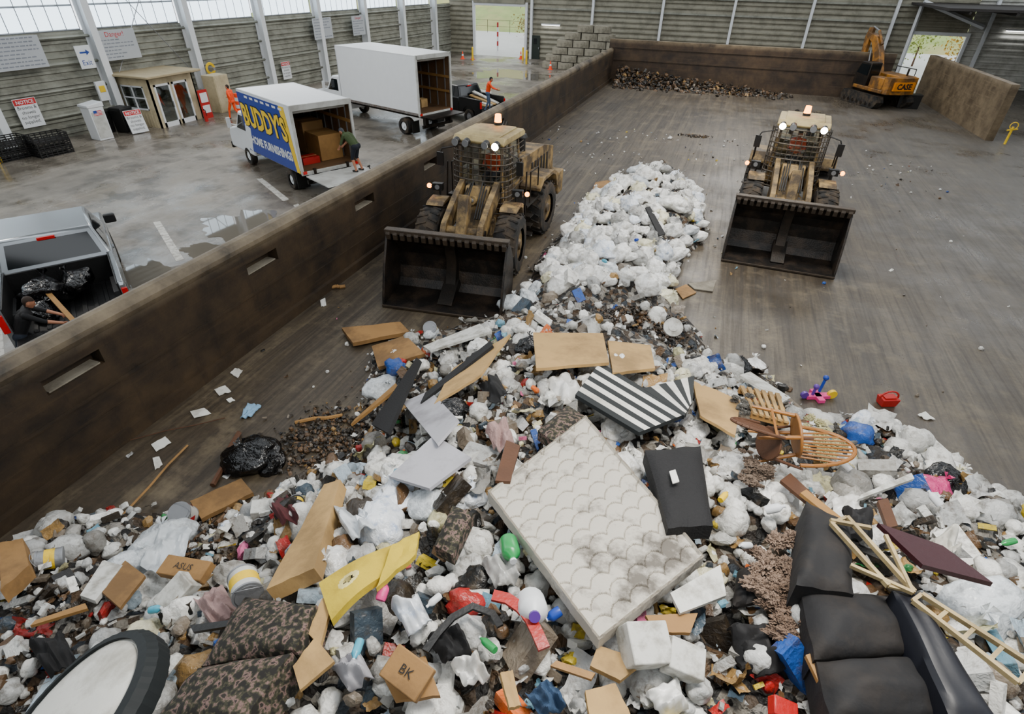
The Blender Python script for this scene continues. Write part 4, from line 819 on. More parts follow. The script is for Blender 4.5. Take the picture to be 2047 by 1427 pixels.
    for sx in (-1,1):
        wheel('wheel',L0,(sx*1.14,1.7,R),R,.66,X=FX)
        mb=MB(); mb.X=FX; mb.prism([(.75,1.2),(.8,1.75),(1.1,1.88),(1.6,1.86),(1.75,1.78),(1.2,1.78),(.9,1.65),(.85,1.2)],sx*.82,sx*1.34); obj('front_fender',mb,m_yel,parent=L0,bev=.015)
        mb=MB(); mb.X=FX; mb.prism([(.55,2.0),(.75,2.3),(1.6,2.05),(2.6,1.65),(3.25,.75),(3.35,.35),(3.1,.3),(2.85,.7),(2.3,1.2),(1.4,1.55),(.7,1.8)],sx*.52-.08,sx*.52+.08); obj('lift_arm',mb,m_yel,parent=L0,bev=.015)
        for q in ((.68,2.08),(2.5,1.4),(3.2,.5)):
            mb=MB(); mb.X=FX; mb.cyl((sx*.4,q[0],q[1]),(sx*.64,q[0],q[1]),.1,n=12); obj('pivot_pin',mb,m_dkmet,parent=L0)
        mb=MB(); mb.X=FX; mb.cyl((sx*.36,.6,1.1),(sx*.36,1.6,1.3),.09,n=12); mb.cyl((sx*.36,1.6,1.3),(sx*.36,2.4,1.4),.05,n=10,mi=1); obj('hydraulic_cylinder',mb,[m_yel,m_steel],parent=L0)
        mb=MB(); mb.X=FX; mb.box((sx*1.2,1.0,2.1),(.3,.16,.2)); mb.cyl((sx*1.2,1.08,2.1),(sx*1.2,1.1,2.1),.07,n=12,mi=1); mb.cyl((sx*1.15,1,1.85),(sx*1.15,1,2.05),.03); mb.cyl((sx*1.3,1,2.1),(sx*1.45,1,2.1),.02); mb.ball((sx*1.47,1.0,2.1),.07,2); obj('front_lamp',mb,[m_blk,m_steel,m_amber],parent=L0)
        for q in range(3): mb=MB(); mb.X=FX; mb.tube([Vector((sx*(.12+.07*q),.4,1.6)),Vector((sx*(.14+.07*q),.9,2.3-.06*q)),Vector((sx*(.16+.07*q),1.5,1.95)),Vector((sx*(.18+.07*q),2.0,1.6))],.022,6); obj('hydraulic_hose',mb,m_blk,parent=L0)
    mb=MB(); mb.X=FX; mb.cyl((-.56,2.5,1.4),(.56,2.5,1.4),.14); obj('cross_tube',mb,m_yel,parent=L0)
    mb=MB(); mb.X=FX; mb.prism([(2.05,2.2),(2.35,2.4),(2.75,1.6),(3.05,.95),(2.8,.85),(2.35,1.35)],-.14,.14); obj('bell_crank',mb,m_yel,parent=L0,bev=.02)
    mb=MB(); mb.X=FX; mb.cyl((0,.9,1.75),(0,1.6,1.98),.12,n=12); mb.cyl((0,1.6,1.98),(0,2.25,2.25),.06,n=10,mi=1); obj('tilt_cylinder',mb,[m_yel,m_steel],parent=L0)
    mb=MB(); mb.X=FX; mb.cyl((0,2.95,.9),(0,3.3,1.05),.08,n=10); obj('tilt_link',mb,m_yel,parent=L0)
    prof=[(4.65,.03),(4.0,.05),(3.62,.1),(3.4,.28),(3.3,.6),(3.32,1.0),(3.42,1.35),(3.62,1.62),(3.86,1.8)]
    inn=[(y+.07 if i>2 else y,z+.05 if i<6 else z-.03) for i,(y,z) in enumerate(prof)]
    BW=1.58; mb=MB(); mb.X=FX; n=len(prof); P_=prof+inn[::-1]
    vs=[(sx*BW,y,z) for sx in (-1,1) for (y,z) in P_]; m2=len(P_)
    mb.add(vs,[(i,(i+1)%m2,m2+(i+1)%m2,m2+i) for i in range(m2)]+[(s_*m2+i,s_*m2+i+1,s_*m2+m2-2-i,s_*m2+m2-1-i) for s_ in (0,1) for i in range(n-1)]); bk=obj('bucket',mb,m_buck,parent=L0,smooth=False)
    for sx in (-1,1):
        mb=MB(); mb.X=FX; mb.prism([(4.65,.03),(4.6,.28),(4.35,1.0),(4.0,1.7),(3.86,1.8)]+prof[::-1][1:-1],sx*BW-.03,sx*BW+.03); obj('bucket_side',mb,m_buck,parent=bk,bev=.01)
    mb=MB(); mb.X=FX; mb.prism([(3.45,.3),(3.9,.12),(3.95,.16),(3.75,.5),(3.6,1.0),(3.75,1.6),(3.5,1.4),(3.4,1.0)],-.14,.14); mb.prism([(3.45,.3),(4.3,.09),(4.35,.12),(3.6,.55)],-.2,.2); obj('bucket_rib',mb,m_dkmet,parent=bk,bev=.01)
    mb=MB(); mb.X=FX; mb.box((0,4.6,.05),(3.22,.16,.06)); obj('cutting_edge',mb,m_rake,parent=bk,bev=.01)
    mb=MB(); mb.X=FX; mb.box((0,3.9,1.84),(3.25,.22,.12)); obj('spill_guard_bar',mb,m_rake,parent=bk,bev=.015)
    for k in range(17):
        x=-1.52+k*3.04/16; mb=MB(); mb.X=FX; mb.prism([(3.84,1.88),(3.98,1.9),(4.04,1.78),(4.01,1.64),(3.96,1.64),(3.95,1.76),(3.86,1.76)],x-.055,x+.055); obj('spill_guard_tooth',mb,m_rake,parent=bk)
    return L0
def cfw(lat,fwd): return cR*lat+fH*fwd
eL,eR=G(767,622),G(998,632); ec=(eL+eR)/2
fd=cfw(-.21,-.978); rd=cfw(-.36,-.93); piv=ec-fd*4.6
rzr=head(rd); LA1=loader((piv.x,piv.y,0),rzr,head(fd)-rzr,'dirty tan wheel loader with empty bucket beside the push wall',(0,-.9),(1,0))
eL,eR=G(1450,522),G(1657,556); ec=(eL+eR)/2; e=(eR-eL).normalized(); fd=Vector((e.y,-e.x,0)); 
if fd.dot(CAM-ec)<0: fd=-fd
piv=ec-fd*4.6; rd=(Matrix.Rotation(rad(-4),3,'Z')@fd); rzr=head(rd)
LA2=loader((piv.x,piv.y,0),rzr,head(fd)-rzr,'dirty tan wheel loader with lit headlamps facing the heap',(0,-.3),(1,1))
# ------------------------------------------------------------------ box trucks
m_blueside=M('blue_truck_side','#16368a',.35,var=.05,bump=0); m_plyin=M('plywood_interior','#5f452b',.7,var=.25,scale=2,dirt='#35271a')
def boxtruck(loc,rz,L,W,zb,zt,label,blue=False,hood=1.1):
    t=thing('box_truck',label,'truck',loc,rz); k=.05
    mb=MB(); mb.box((0,L/2,zt-k/2),(W,L,k)); obj('cargo_roof',mb,m_white,parent=t,bev=.02)
    mb=MB(); mb.box((0,L/2,zb+.06),(W,L,.12)); obj('cargo_floor',mb,m_plyin,parent=t)
    for sx in (-1,1):
        mb=MB(); mb.box((sx*(W/2-.02),L/2,(zb+zt)/2),(.04,L,zt-zb)); mb.box((sx*(W/2-.06),L/2,(zb+zt)/2),(.03,L-.1,zt-zb-.1),1)
        for j in range(int(L/.6)): mb.box((sx*(W/2-.09),.4+j*.6,(zb+zt)/2),(.04,.05,zt-zb-.1),2)
        for z in (zb+.9,zb+1.6): mb.box((sx*(W/2-.11),L/2,z),(.03,L-.2,.12),3)
        if sx<0 and blue:
            h=zt-zb; mb.prism([(.35,zb+.02),(L-.02,zb+.02),(L-.02,zt-.1),(.9,zt-.1)],-W/2-.012,-W/2-.002,mi=4)
            mb.prism([(.1,zb+.02),(.35,zb+.02),(.9,zt-.1),(.5,zt-.1)],-W/2-.014,-W/2-.002,mi=5)
            mb.box((-W/2-.008,L-.25,zb+.55),(.016,.5,1.0),6,rot=(.25,0,0))
            T=frame((0,-1,0),(0,.12,1),(-W/2-.02,L/2+.2,zb+h*.60)); mb.text("BUDDY'S",1.12,T@Matrix.Scale(.88,4,(1,0,0)),7,bold=.075)
            T=frame((0,-1,0),(0,.12,1),(-W/2-.03,L/2+.2,zb+h*.60)); mb.text("BUDDY'S",1.12,T@Matrix.Scale(.88,4,(1,0,0)),5,bold=.04)
            T=frame((0,-1,0),(0,.1,1),(-W/2-.02,L/2-.0,zb+h*.22)); mb.text("HOME FURNISHINGS",.44,T@Matrix.Scale(.9,4,(1,0,0)),6,bold=.018)
            T=frame((0,-1,0),(0,0,1),(-W/2-.02,L/2,zt-.2)); mb.add([((-1.6+i*.5+(.3 if j in (1,2) else 0)),(-.04 if j<2 else .04),0) for i in range(7) for j in range(4)],[(4*i,4*i+1,4*i+2,4*i+3) for i in range(7)],6,T)
        obj('cargo_side',mb,[m_white,m_plyin,m_steel,m_wood,m_blueside,m_yellow,m_white,m_ink],parent=t)
    mb=MB(); mb.box((0,L-.03,(zb+zt)/2),(W,.06,zt-zb)); mb.box((0,L-.08,(zb+zt)/2),(W-.1,.03,zt-zb-.1),1); obj('cargo_front',mb,[m_white,m_plyin],parent=t)
    mb=MB()
    for sx in (-1,1): mb.box((sx*(W/2-.04),.03,(zb+zt)/2),(.1,.08,zt-zb))
    mb.box((0,.03,zt-.08),(W,.08,.2)); mb.box((0,.03,zb+.02),(W,.08,.14)); obj('rear_frame',mb,m_whited,parent=t,bev=.01)
    mb=MB(); mb.cyl((-W/2+.15,.35,zt-.2),(W/2-.15,.35,zt-.2),.13,n=12); mb.box((0,.6,zt-.14),(W-.2,.9,.03)); obj('roll_door',mb,m_whited,parent=t)
    mb=MB(); 
    for sx in (-1,1): mb.box((sx*.42,(L+1.5)/2,zb-.2),(.1,L+1.8,.22))
    for j in range(6): mb.box((0,.4+j*L/6,zb-.05),(W-.2,.08,.1))
    mb.box((0,-.05,.55),(W-.3,.12,.14)); mb.box((-.7,.0,.75),(.1,.1,.5)); mb.box((.7,0,.75),(.1,.1,.5)); obj('chassis',mb,m_dkmet,parent=t)
    for sx in (-1,1): mb=MB(); mb.box((sx*(W/2-.12),-.02,zb+.05),(.14,.05,.1)); obj('tail_lamp',mb,m_tail,parent=t)
    rw=.42 if not blue else .38
    for sx in (-1,1):
        wheel('wheel',t,(sx*(W/2-.28),1.35 if not blue else 1.2,rw),rw,.5,lug=False,rim=m_white); wheel('wheel',t,(sx*(W/2-.3),L+.9,rw),rw,.26,lug=False,rim=m_white)
        mb=MB(); mb.box((sx*(W/2-.28),.65,.45),(.5,.03,.6)); obj('mud_flap',mb,m_blk,parent=t)
    cw=W-.35; y0=L+.1; mb=MB()
    mb.prism([(y0,.5),(y0,2.1),(y0+.15,2.3),(y0+.85,2.25),(y0+1.45,1.55),(y0+1.5+hood*.9,1.35),(y0+1.6+hood,1.1),(y0+1.6+hood,.5)],-cw/2,cw/2); obj('cab_body',mb,m_white,parent=t,bev=.08)
    mb=MB()
    for sx in (-1,1): mb.prism([(y0+.35,1.5),(y0+.35,2.1),(y0+.85,2.1),(y0+1.3,1.5)],sx*cw/2-.01,sx*cw/2+.02)
    mb.add([(-cw/2+.1,y0+.92,2.2),(cw/2-.1,y0+.92,2.2),(cw/2-.08,y0+1.47,1.58),(-cw/2+.08,y0+1.47,1.58)],[(0,1,2,3)]); obj('cab_window',mb,m_glassd,parent=t)
    for sx in (-1,1): mb=MB(); mb.tube([(sx*cw/2,y0+1.2,1.6),(sx*(cw/2+.3),y0+1.25,1.7)],.02); mb.box((sx*(cw/2+.33),y0+1.25,1.75),(.16,.06,.4)); obj('side_mirror',mb,m_white,parent=t)
    mb=MB(); mb.box((0,y0+1.62+hood,.55),(cw,.14,.25)); mb.box((0,y0+1.61+hood,.9),(cw*.6,.04,.35)); obj('front_bumper',mb,m_dkmet,parent=t)
    return t
c0=G(577,213,3.25); c1=G(481,180,3.25); dA=(c1-c0); dA.z=0; dA.normalize(); rt=Vector((dA.y,-dA.x,0)); LA=4.7; WA_=2.45
rcA=c0+rt*(WA_/2); rcA.z=0; tA=boxtruck(rcA,head(dA),LA,WA_,.85,3.25,'white box truck with blue printed side and open rear door',True,.9)
lg=thing('liftgate_platform','lowered metal liftgate platform behind the box truck','liftgate',rcA,head(dA)); mb=MB(); mb.box((0,-.95,.8),(2.3,1.6,.05)); mb.box((0,-1.78,.79),(2.3,.12,.03),0); obj('platform',mb,m_whited,parent=lg,bev=.01)
for sx in (-1,1): mb=MB(); mb.cyl((sx*.9,-.12,.5),(sx*.9,-.7,.76),.04,n=8); obj('lift_strut',mb,m_dkmet,parent=lg)
def local(t,p): return Matrix.Translation(t.location)@Matrix.Rotation(t.rotation_euler[2],4,'Z')@Vector(p)
def cbox(t,p,d,mt,lab,nm='cardboard_box',cat='box'):
    mb=MB(); mb.box((0,0,d[2]/2),d); mb.box((0,0,d[2]+.002),(d[0]*.98,.05,.004),1); o=obj(nm,mb,[mt,m_card2],label=lab,cat=cat,bev=.01); o.location=local(t,p); o.rotation_euler=(0,0,t.rotation_euler[2]); return o
cbox(tA,(.5,1.3,.98),(.95,1.1,.95),m_wood,'wooden crate inside the box truck','wooden_crate'); cbox(tA,(.55,2.6,.98),(.9,.9,1.2),m_card,'tall cardboard box inside the box truck'); cbox(tA,(-.3,3.6,.98),(.6,.9,.5),m_blk,'dark box inside the truck'); cbox(tA,(-.45,.9,.98),(.7,.5,.25),m_red,'red toolbox on the truck floor','toolbox')
c0=G(830,112,3.85); c1=G(668,90,3.85); dB=(c1-c0); dB.z=0; LBt=min(8,dB.length); dB.normalize(); rt=Vector((dB.y,-dB.x,0))
rcB=c0+rt*1.22; rcB.z=0; tB=boxtruck(rcB,head(dB),LBt,2.45,1.1,3.85,'large plain white box truck with open rear door')
mb=MB(); mb.box((0,-.5,1.08),(2.3,.9,.05)); mb.box((-.9,-.05,.8),(.12,.2,.6)); mb.box((.9,-.05,.8),(.12,.2,.6)); o=obj('loading_ledge',mb,m_dkmet,label='dark rear loading ledge of the white truck',cat='liftgate'); o.location=rcB; o.rotation_euler=(0,0,head(dB))
cbox(tB,(-.5,2.2,1.24),(.5,.6,.5),m_card,'cardboard box inside the white truck'); cbox(tB,(.1,1.2,1.24),(.45,.45,.4),m_card2,'small cardboard box inside the white truck'); cbox(tB,(.7,4.4,1.24),(.5,.5,.9),m_white,'white appliance box inside the truck')
# ------------------------------------------------------------------ pickup
def pickup(loc,rz,body,label,scale=(1,1,1)):
    t=thing('pickup_truck',label,'pickup truck',loc,rz); t.scale=scale
    W=1.0; BL=1.75
    for sx in (-1,1):
        mb=MB(); mb.prism([(0,.55),(0,1.32),(.05,1.38),(BL,1.38),(BL,.5),(1.45,.5),(1.38,.78),(1.1,.95),(.8,.95),(.52,.78),(.45,.5)],min(sx*W,sx*(W-.1)),max(sx*W,sx*(W-.1))); obj('bed_side',mb,body,parent=t,bev=.02)
        mb=MB(); mb.box((sx*(W-.03),-.01,1.1),(.1,.06,.34)); obj('tail_lamp',mb,m_tail,parent=t,bev=.01)
    mb=MB(); mb.box((0,BL/2,.76),(1.8,BL,.06)); mb.box((0,BL-.03,1.05),(1.8,.05,.55))
    for k in range(9): mb.box((-.8+k*.2,BL/2,.8),(.08,BL-.1,.02))
    for sx in (-1,1): mb.prism([(.45,.78),(.55,1.0),(1.35,1.0),(1.45,.78)],sx*.86-.1,sx*.86+.04); mb.box((sx*.885,BL/2,1.07),(.02,BL,.6))
    obj('bed_liner',mb,m_blk,parent=t,bev=.01)
    mb=MB(); mb.box((0,-.3,.76),(1.8,.58,.07)); 
    for k in range(7): mb.box((-.7+k*.235,-.3,.8),(.06,.5,.02))
    obj('tailgate',mb,m_blk,parent=t,bev=.02)
    mb=MB(); mb.box((0,-.08,.55),(1.96,.2,.2)); mb.box((0,-.19,.56),(.4,.02,.14),1); obj('rear_bumper',mb,[m_steel,m_white],parent=t,bev=.04)
    y0=BL; mb=MB(); mb.prism([(y0,.45),(y0,1.32),(y0+2.3,1.28),(y0+3.5,1.15),(y0+3.75,.9),(y0+3.75,.45),(y0+3.4,.45),(y0+3.3,.75),(y0+3.0,.92),(y0+2.7,.75),(y0+2.6,.45)],-W,W); obj('lower_body',mb,body,parent=t,bev=.06)
    mb=MB()
    bot=[(-W+.03,y0+.02,1.3),(W-.03,y0+.02,1.3),(W-.03,y0+2.35,1.28),(-W+.03,y0+2.35,1.28)]; top=[(-W+.2,y0+.25,1.88),(W-.2,y0+.25,1.88),(W-.22,y0+1.55,1.9),(-W+.22,y0+1.55,1.9)]
    mb.add(bot+top,[(0,1,5,4),(1,2,6,5),(2,3,7,6),(3,0,4,7),(4,5,6,7)]); obj('cab_roof',mb,body,parent=t,bev=.05)
    def lerp(a,b,u): return Vector(a).lerp(Vector(b),u)
    def pane(i,j,u0,u1,v0,v1,o):
        A=lambda u,v: lerp(lerp(bot[i],bot[j],u),lerp(top[i],top[j],u),v)+Vector(o); mb.add([A(u0,v0),A(u1,v0),A(u1,v1),A(u0,v1)],[(0,1,2,3)])
    mb=MB(); pane(0,1,.08,.92,.12,.82,(0,-.012,.008)); pane(2,3,.06,.94,.1,.9,(0,.012,.012))
    for (i,j,o) in ((1,2,(.014,0,.006)),(3,0,(-.014,0,.006))): pane(i,j,.08,.4,.12,.85,o); pane(i,j,.44,.8,.12,.85,o)
    obj('cab_window',mb,m_glassd,parent=t)
    mb=MB(); mb.box((0,y0+.14,1.82),(.3,.05,.05)); obj('brake_lamp',mb,m_tail,parent=t)
    for sx in (-1,1):
        wheel('wheel',t,(sx*(W-.12),.95,.4),.4,.26,lug=False,rim=m_steel); wheel('wheel',t,(sx*(W-.12),y0+3.0,.4),.4,.26,lug=False,rim=m_steel)
        mb=MB(); mb.box((sx*(W+.15),y0+2.0,1.42),(.24,.12,.2)); obj('side_mirror',mb,m_blk,parent=t,bev=.03)
        mb=MB(); mb.box((sx*(W+.01),y0+1.1,1.08),(.03,.18,.04)); obj('door_handle',mb,body,parent=t)
    return t
m_silver=M('silver_paint','#8f9498',.2,.6,var=.04,bump=0)
rr=G(245,560,1.66); dP=cfw(-.6,.8); dP.normalize(); rt=Vector((dP.y,-dP.x,0)); pc0=rr-rt*1.12; pc0.z=0
tP=pickup(pc0,head(dP),m_silver,'silver crew-cab pickup truck with tailgate down and loaded bed',(1.12,1.14,1.18))
for (p,r) in (((-.35,1.25,1.2),.42),((.25,1.45,1.25),.36),((-.5,.7,1.1),.3)):
    q=local(tP,p); bag(q.x,q.y,r,vblk,'black plastic garbage bag in the pickup bed',z=q.z,group='bags in the pickup bed')
mb=MB(); mb.box((0,0,0),(.1,1.1,.04)); o=obj('wood_plank',mb,m_wood,label='light wood plank in the pickup bed',cat='plank'); o.location=local(tP,(-.15,.45,1.2)); o.rotation_euler=(.35,0,head(dP)+.3)
m_bpaint=M('black_car_paint','#0c0d10',.2,var=.1,bump=0)
pq_=G(985,222,.7); dQ=cfw(-.75,.66); tQ=pickup((pq_.x,pq_.y,0),head(dQ),m_bpaint,'black pickup truck with tailgate down carrying lumber')
for i in range(4):
    mb=MB(); mb.box((0,0,0),(.3,1.7,.06)); o=obj('plywood_sheet',mb,m_wb if i%2 else m_card2,label='scrap plywood in the black pickup bed',cat='plywood'); o.location=local(tQ,(-.4+i*.25,.9,1.0+i*.09)); o.rotation_euler=(.1*i,0,head(dQ)+.1*i)
# ------------------------------------------------------------------ excavator
def excavator(loc,rz):
    m_o=M('excavator_orange','#9a661c',.55,dirt='#3f2f1c',damt=.85,dlo=.4,dhi=.56)
    t=thing('excavator','dirty orange tracked excavator with raised boom near the end wall','excavator',loc,rz); t.scale=(.92,.92,.95)
    for sx in (-1,1):
        mb=MB(); mb.prism([(-1.9,.12),(-2.1,.45),(-1.9,.78),(1.9,.78),(2.1,.45),(1.9,.12),(1.7,0),(-1.7,0)],sx*1.25-.3,sx*1.25+.3)
        for k in range(24): mb.box((sx*1.25,-1.85+k*.16,.8),(.62,.08,.05)); mb.box((sx*1.25,-1.7+k*.148,.02),(.62,.07,.05))
        for k in range(7): mb.cyl((sx*1.25-.32,-1.5+k*.5,.25),(sx*1.25+.32,-1.5+k*.5,.25),.14,n=10,mi=1)
        obj('track',mb,[m_rub,m_dkmet],parent=t,bev=.02)
    mb=MB(); mb.box((0,0,.6),(1.9,1.6,.4)); mb.cyl((0,0,.8),(0,0,1.0),.6,n=20); obj('undercarriage',mb,m_dkmet,parent=t)
    mb=MB(); mb.box((0,-.3,1.12),(2.7,3.2,.25)); mb.box((.65,-.4,1.65),(1.35,2.6,.85)); mb.box((-.95,-1.1,1.6),(.8,1.4,.75)); obj('house_body',mb,m_o,parent=t,bev=.05)
    mb=MB(); mb.prism([(-1.3,-1.75),(-1.1,-2.2),(0,-2.4),(1.1,-2.2),(1.3,-1.75)],1.0,2.05,'z'); T=frame((1,0,0),(0,0,1),(0,-2.42,1.5)); mb.box((0,-2.33,1.52),(1.6,.16,.55),1); mb.text('CASE',.5,T,2,bold=.02); obj('counterweight',mb,[m_o,M('clean_orange','#cf7c18',.5),m_ink],parent=t)
    mb=MB(); mb.prism([(.0,1.2),(0,2.75),(1.1,2.75),(1.5,2.0),(1.5,1.2)],-1.3,-.4); obj('cab',mb,m_dkmet,parent=t,bev=.05)
    mb=MB(); mb.prism([(.1,1.9),(.1,2.6),(1.05,2.6),(1.35,2.0)],-1.32,-.38); mb.box((-.85,-.01,2.3),(.7,.02,.6)); obj('cab_window',mb,m_glassd,parent=t)
    mb=MB(); mb.prism([(.5,1.3),(.3,1.9),(1.1,3.4),(1.9,4.25),(3.0,4.5),(3.1,4.2),(2.3,3.85),(1.7,3.1),(1.2,1.9),(1.1,1.3)],-.2,.25); obj('boom',mb,m_o,parent=t,bev=.04)
    mb=MB(); mb.prism([(2.7,4.8),(3.1,4.75),(3.3,4.1),(3.1,2.6),(2.85,1.8),(2.7,1.9),(2.75,4.0)],-.12,.16); obj('stick_arm',mb,m_o,parent=t,bev=.03)
    mb=MB(); mb.prism([(2.85,1.9),(2.3,1.7),(2.1,1.0),(2.5,.6),(3.2,.8),(3.25,.95),(2.7,.9),(2.5,1.3),(3.0,1.8)],-.4,.45); 
    for k in range(5): mb.box((-.32+k*.17,3.25,.85),(.06,.25,.08))
    obj('digging_bucket',mb,m_dkmet,parent=t,bev=.02)
    for sx in (-.3,.35): mb=MB(); mb.cyl((sx,1.3,1.4),(sx,1.6,2.2),.09,n=10); mb.cyl((sx,1.6,2.2),(sx,1.9,3.4),.05,n=10,mi=1); obj('boom_cylinder',mb,[m_o,m_steel],parent=t)
    mb=MB(); mb.cyl((.02,1.3,3.8),(.02,2.1,4.6),.09,n=10); mb.cyl((.02,2.1,4.6),(.02,2.8,4.8),.05,n=10,mi=1); obj('arm_cylinder',mb,[m_o,m_steel],parent=t)
    mb=MB(); mb.tube([(1.25,-1.5,2.1),(1.25,-1.5,2.5),(1.25,.5,2.5),(1.25,.5,2.1)],.03); obj('handrail',mb,m_dkmet,parent=t)
    mb=MB(); mb.cyl((.9,-1.2,2.05),(.9,-1.2,2.5),.07,n=8); obj('exhaust_pipe',mb,m_dkmet,parent=t)
p=G(1750,212); excavator((p.x,p.y+.8,0),rad(28))
# ------------------------------------------------------------------ booth and left-wall furniture
m_cream=M('cream_siding','#b8ab8c',.7,var=.08,dirt='#7d7155',damt=.4,bump=.02)
bc=G(325,257)
bth=thing('attendant_booth','small cream wood-sided attendant booth with glass door','booth',(bc.x,bc.y,0),0)
BD=3.0; BWd=2.9; BH=2.45
mb=MB()
def wallpan(y0,y1,z0,z1): mb.box((-.04,(y0+y1)/2,(z0+z1)/2),(.08,y1-y0,z1-z0))
wallpan(0,.25,0,BH); wallpan(.25,1.25,2.1,BH); wallpan(1.25,1.4,0,BH); wallpan(1.4,2.4,2.1,BH); wallpan(2.4,BWd,0,BH)
mb.box((-BD/2,BWd-.04,BH/2),(BD,.08,BH)); mb.box((-BD+.04,BWd/2,BH/2),(.08,BWd,BH)); mb.box((-BD/2,BWd/2,.05),(BD-.1,BWd-.1,.1))
mb.box((-BD/2,.04,.45),(BD,.08,.9)); mb.box((-BD/2,.04,2.22),(BD,.08,.46)); mb.box((-.25,.04,1.45),(.5,.08,1.1)); mb.box((-BD+.5,.04,1.45),(1.0,.08,1.1))
for k in range(14): mb.box((-.25-k*.2,-.005,.45),(.02,.02,.88))
obj('booth_wall',mb,m_cream,parent=bth)
mb=MB(); mb.prism([(-.35,BH),(BWd+.3,BH),(BWd+.3,BH+.12),(-.35,BH+.12)],-BD,.45); obj('roof',mb,M('tan_roof','#9c8e70',.8),parent=bth,bev=.03)
for (ya,yb) in ((.25,1.25),(1.4,2.4)):
    mb=MB(); yc=(ya+yb)/2
    for q in (ya+.05,yb-.05): mb.box((.01,q,1.05),(.06,.1,2.1))
    mb.box((.01,yc,2.05),(.06,yb-ya,.1)); mb.box((.01,yc,.12),(.06,yb-ya,.24)); d_=obj('door',mb,m_white,parent=bth)
    mb=MB(); mb.box((.01,yc,1.12),(.012,yb-ya-.2,1.76)); obj('door_glass',mb,m_glass,parent=d_)
    mb=MB(); mb.cyl((.07,yb-.12,.9),(.07,yb-.12,1.2),.02); obj('handle',mb,m_steel,parent=d_)
mb=MB(); mb.box((-1.25,-.01,1.45),(1.6,.04,.06)); 
for x in (-.5,-1.25,-2.0): mb.box((x,-.01,1.45),(.06,.05,1.15))
for z in (.9,2.0): mb.box((-1.25,-.01,z),(1.56,.05,.07))
w_=obj('window_frame',mb,m_white,parent=bth); mb=MB(); mb.box((-1.25,.04,1.45),(1.5,.01,1.1)); obj('window_glass',mb,m_glass,parent=w_)
m_fad=M('faded_grey_ink','#7d828b',.7,bump=0); m_board=M('sign_board_white','#a9adb2',.5,var=.05,bump=0)
def wsign(px,py,w,h,lines,label,off=.62,name='wall_sign',bg=m_board,rows=0):
    s,z=WP(px,py); o=wl(s,z,off); T=frame(WD,(0,0,1),o); mb=MB(); mb.X=T; mb.box((0,0,0),(w,h,.03))
    y=h/2
    for txt,sz,mi in lines:
        y-=sz*.62; mb.text(txt,sz,Matrix.Translation((0,y,.02)),mi); y-=sz*.5
    if rows:
        dy=(y+h/2-.06)/rows
        for k in range(rows):
            x=-w*.44
            while x<w*.4:
                ww=RN.uniform(.08,.26); 
                if x+ww>w*.45 or (RN.random()<.12 and x>0): break
                mb.box((x+ww/2,y-dy*(k+.5),.018),(ww,dy*.32,.006),3); x+=ww+.05
    return obj(name,mb,[bg,m_redink,m_blueink,m_fad,m_ink],label=label,cat='sign')
wsign(218,88,2.3,1.35,[('Danger!',.32,1)],'white safety board headed Danger with red lettering',rows=6)
wsign(14,105,2.4,1.3,[],'faded white board of site rules',rows=8)
wsign(632,56,2.1,1.35,[],'white board of site rules high on the wall',rows=7)
wsign(704,50,1.6,1.35,[('Danger!',.26,1)],'white safety board with red heading on the wall',rows=6)
def notice(T,w,h,mb):
    mb.X=T; mb.box((0,0,0),(w,h,.02)); mb.box((0,h*.38,.012),(w*.96,h*.2,.01),1); mb.text('NOTICE',h*.17,Matrix.Translation((0,h*.37,.022)),0,bold=.004)
    for k,l in enumerate(('Brooms &','shovels','no longer','supplied.')): mb.text(l,h*.165,Matrix.Translation((0,h*(.18-.165*k),.014)),2)
s,z=WP(50,224); mb=MB(); notice(frame(WD,(0,0,1),wl(s,z,.3)),1.0,1.25,mb); obj('notice_sign',mb,[m_white,m_redink,m_ink],label='white notice sign with red heading on the wall',cat='sign')
p=G(280,266); mb=MB(); notice(frame(Vector((.25,1,0)),(-.15,0,1),p+Vector((0,0,.58))),.85,1.1,mb); obj('notice_sign',mb,[m_white,m_redink,m_ink],label='white notice sign with red heading leaning on a bin',cat='sign')
s,z=WP(566,140); mb=MB(); notice(frame(WD,(0,0,1),wl(s,z,.3)),.85,1.1,mb); obj('notice_sign',mb,[m_white,m_redink,m_ink],label='white notice sign with red heading on the wall',cat='sign')
s,z=WP(150,112); T=frame(WD,(0,0,1),wl(s,z,.75)); mb=MB(); mb.X=T; mb.box((0,0,0),(.75,1.0,.03)); mb.text('Exit',.32,Matrix.Translation((0,-.25,.02)),1); mb.box((-.03,.2,.02),(.35,.07,.01),1); mb.add([(.1,.07,.025),(.28,.2,.025),(.1,.33,.025)],[(0,1,2)],1); obj('exit_sign',mb,[m_white,m_blueink],label='white Exit sign with blue arrow on the column',cat='sign')
s,z=WP(190,190); mb=MB(); mb.X=frame(WD,(0,0,1),wl(s,1.9,.7)); mb.box((0,0,0),(.5,.9,.12)); mb.box((0,.1,.07),(.3,.3,.02),1); obj('wall_phone_box',mb,[m_white,m_yellow],label='white call box with yellow label on the column',cat='call box',bev=.02)
p=G(208,280); mb=MB(); mb.box((0,0,.75),(.75,.7,1.5)); mb.prism([(-.4,1.5),(-.4,1.62),(.4,1.72),(.4,1.5)],-.4,.4); 
cb=thing('collection_cabinet','white metal collection cabinet with flag sticker','cabinet',(p.x-.3,p.y+.2,0),rad(-8)); obj('cabinet_body',mb,m_white,parent=cb,bev=.02)
mb=MB(); mb.box((.38,0,.7),(.02,.6,1.2)); obj('cabinet_door',mb,m_whited,parent=cb,bev=.005)
mb=MB(); mb.box((.4,0,1.25),(.02,.4,.25),0)
for k in range(4): mb.box((.413,0,1.16+k*.06),(.004,.4,.03),1)
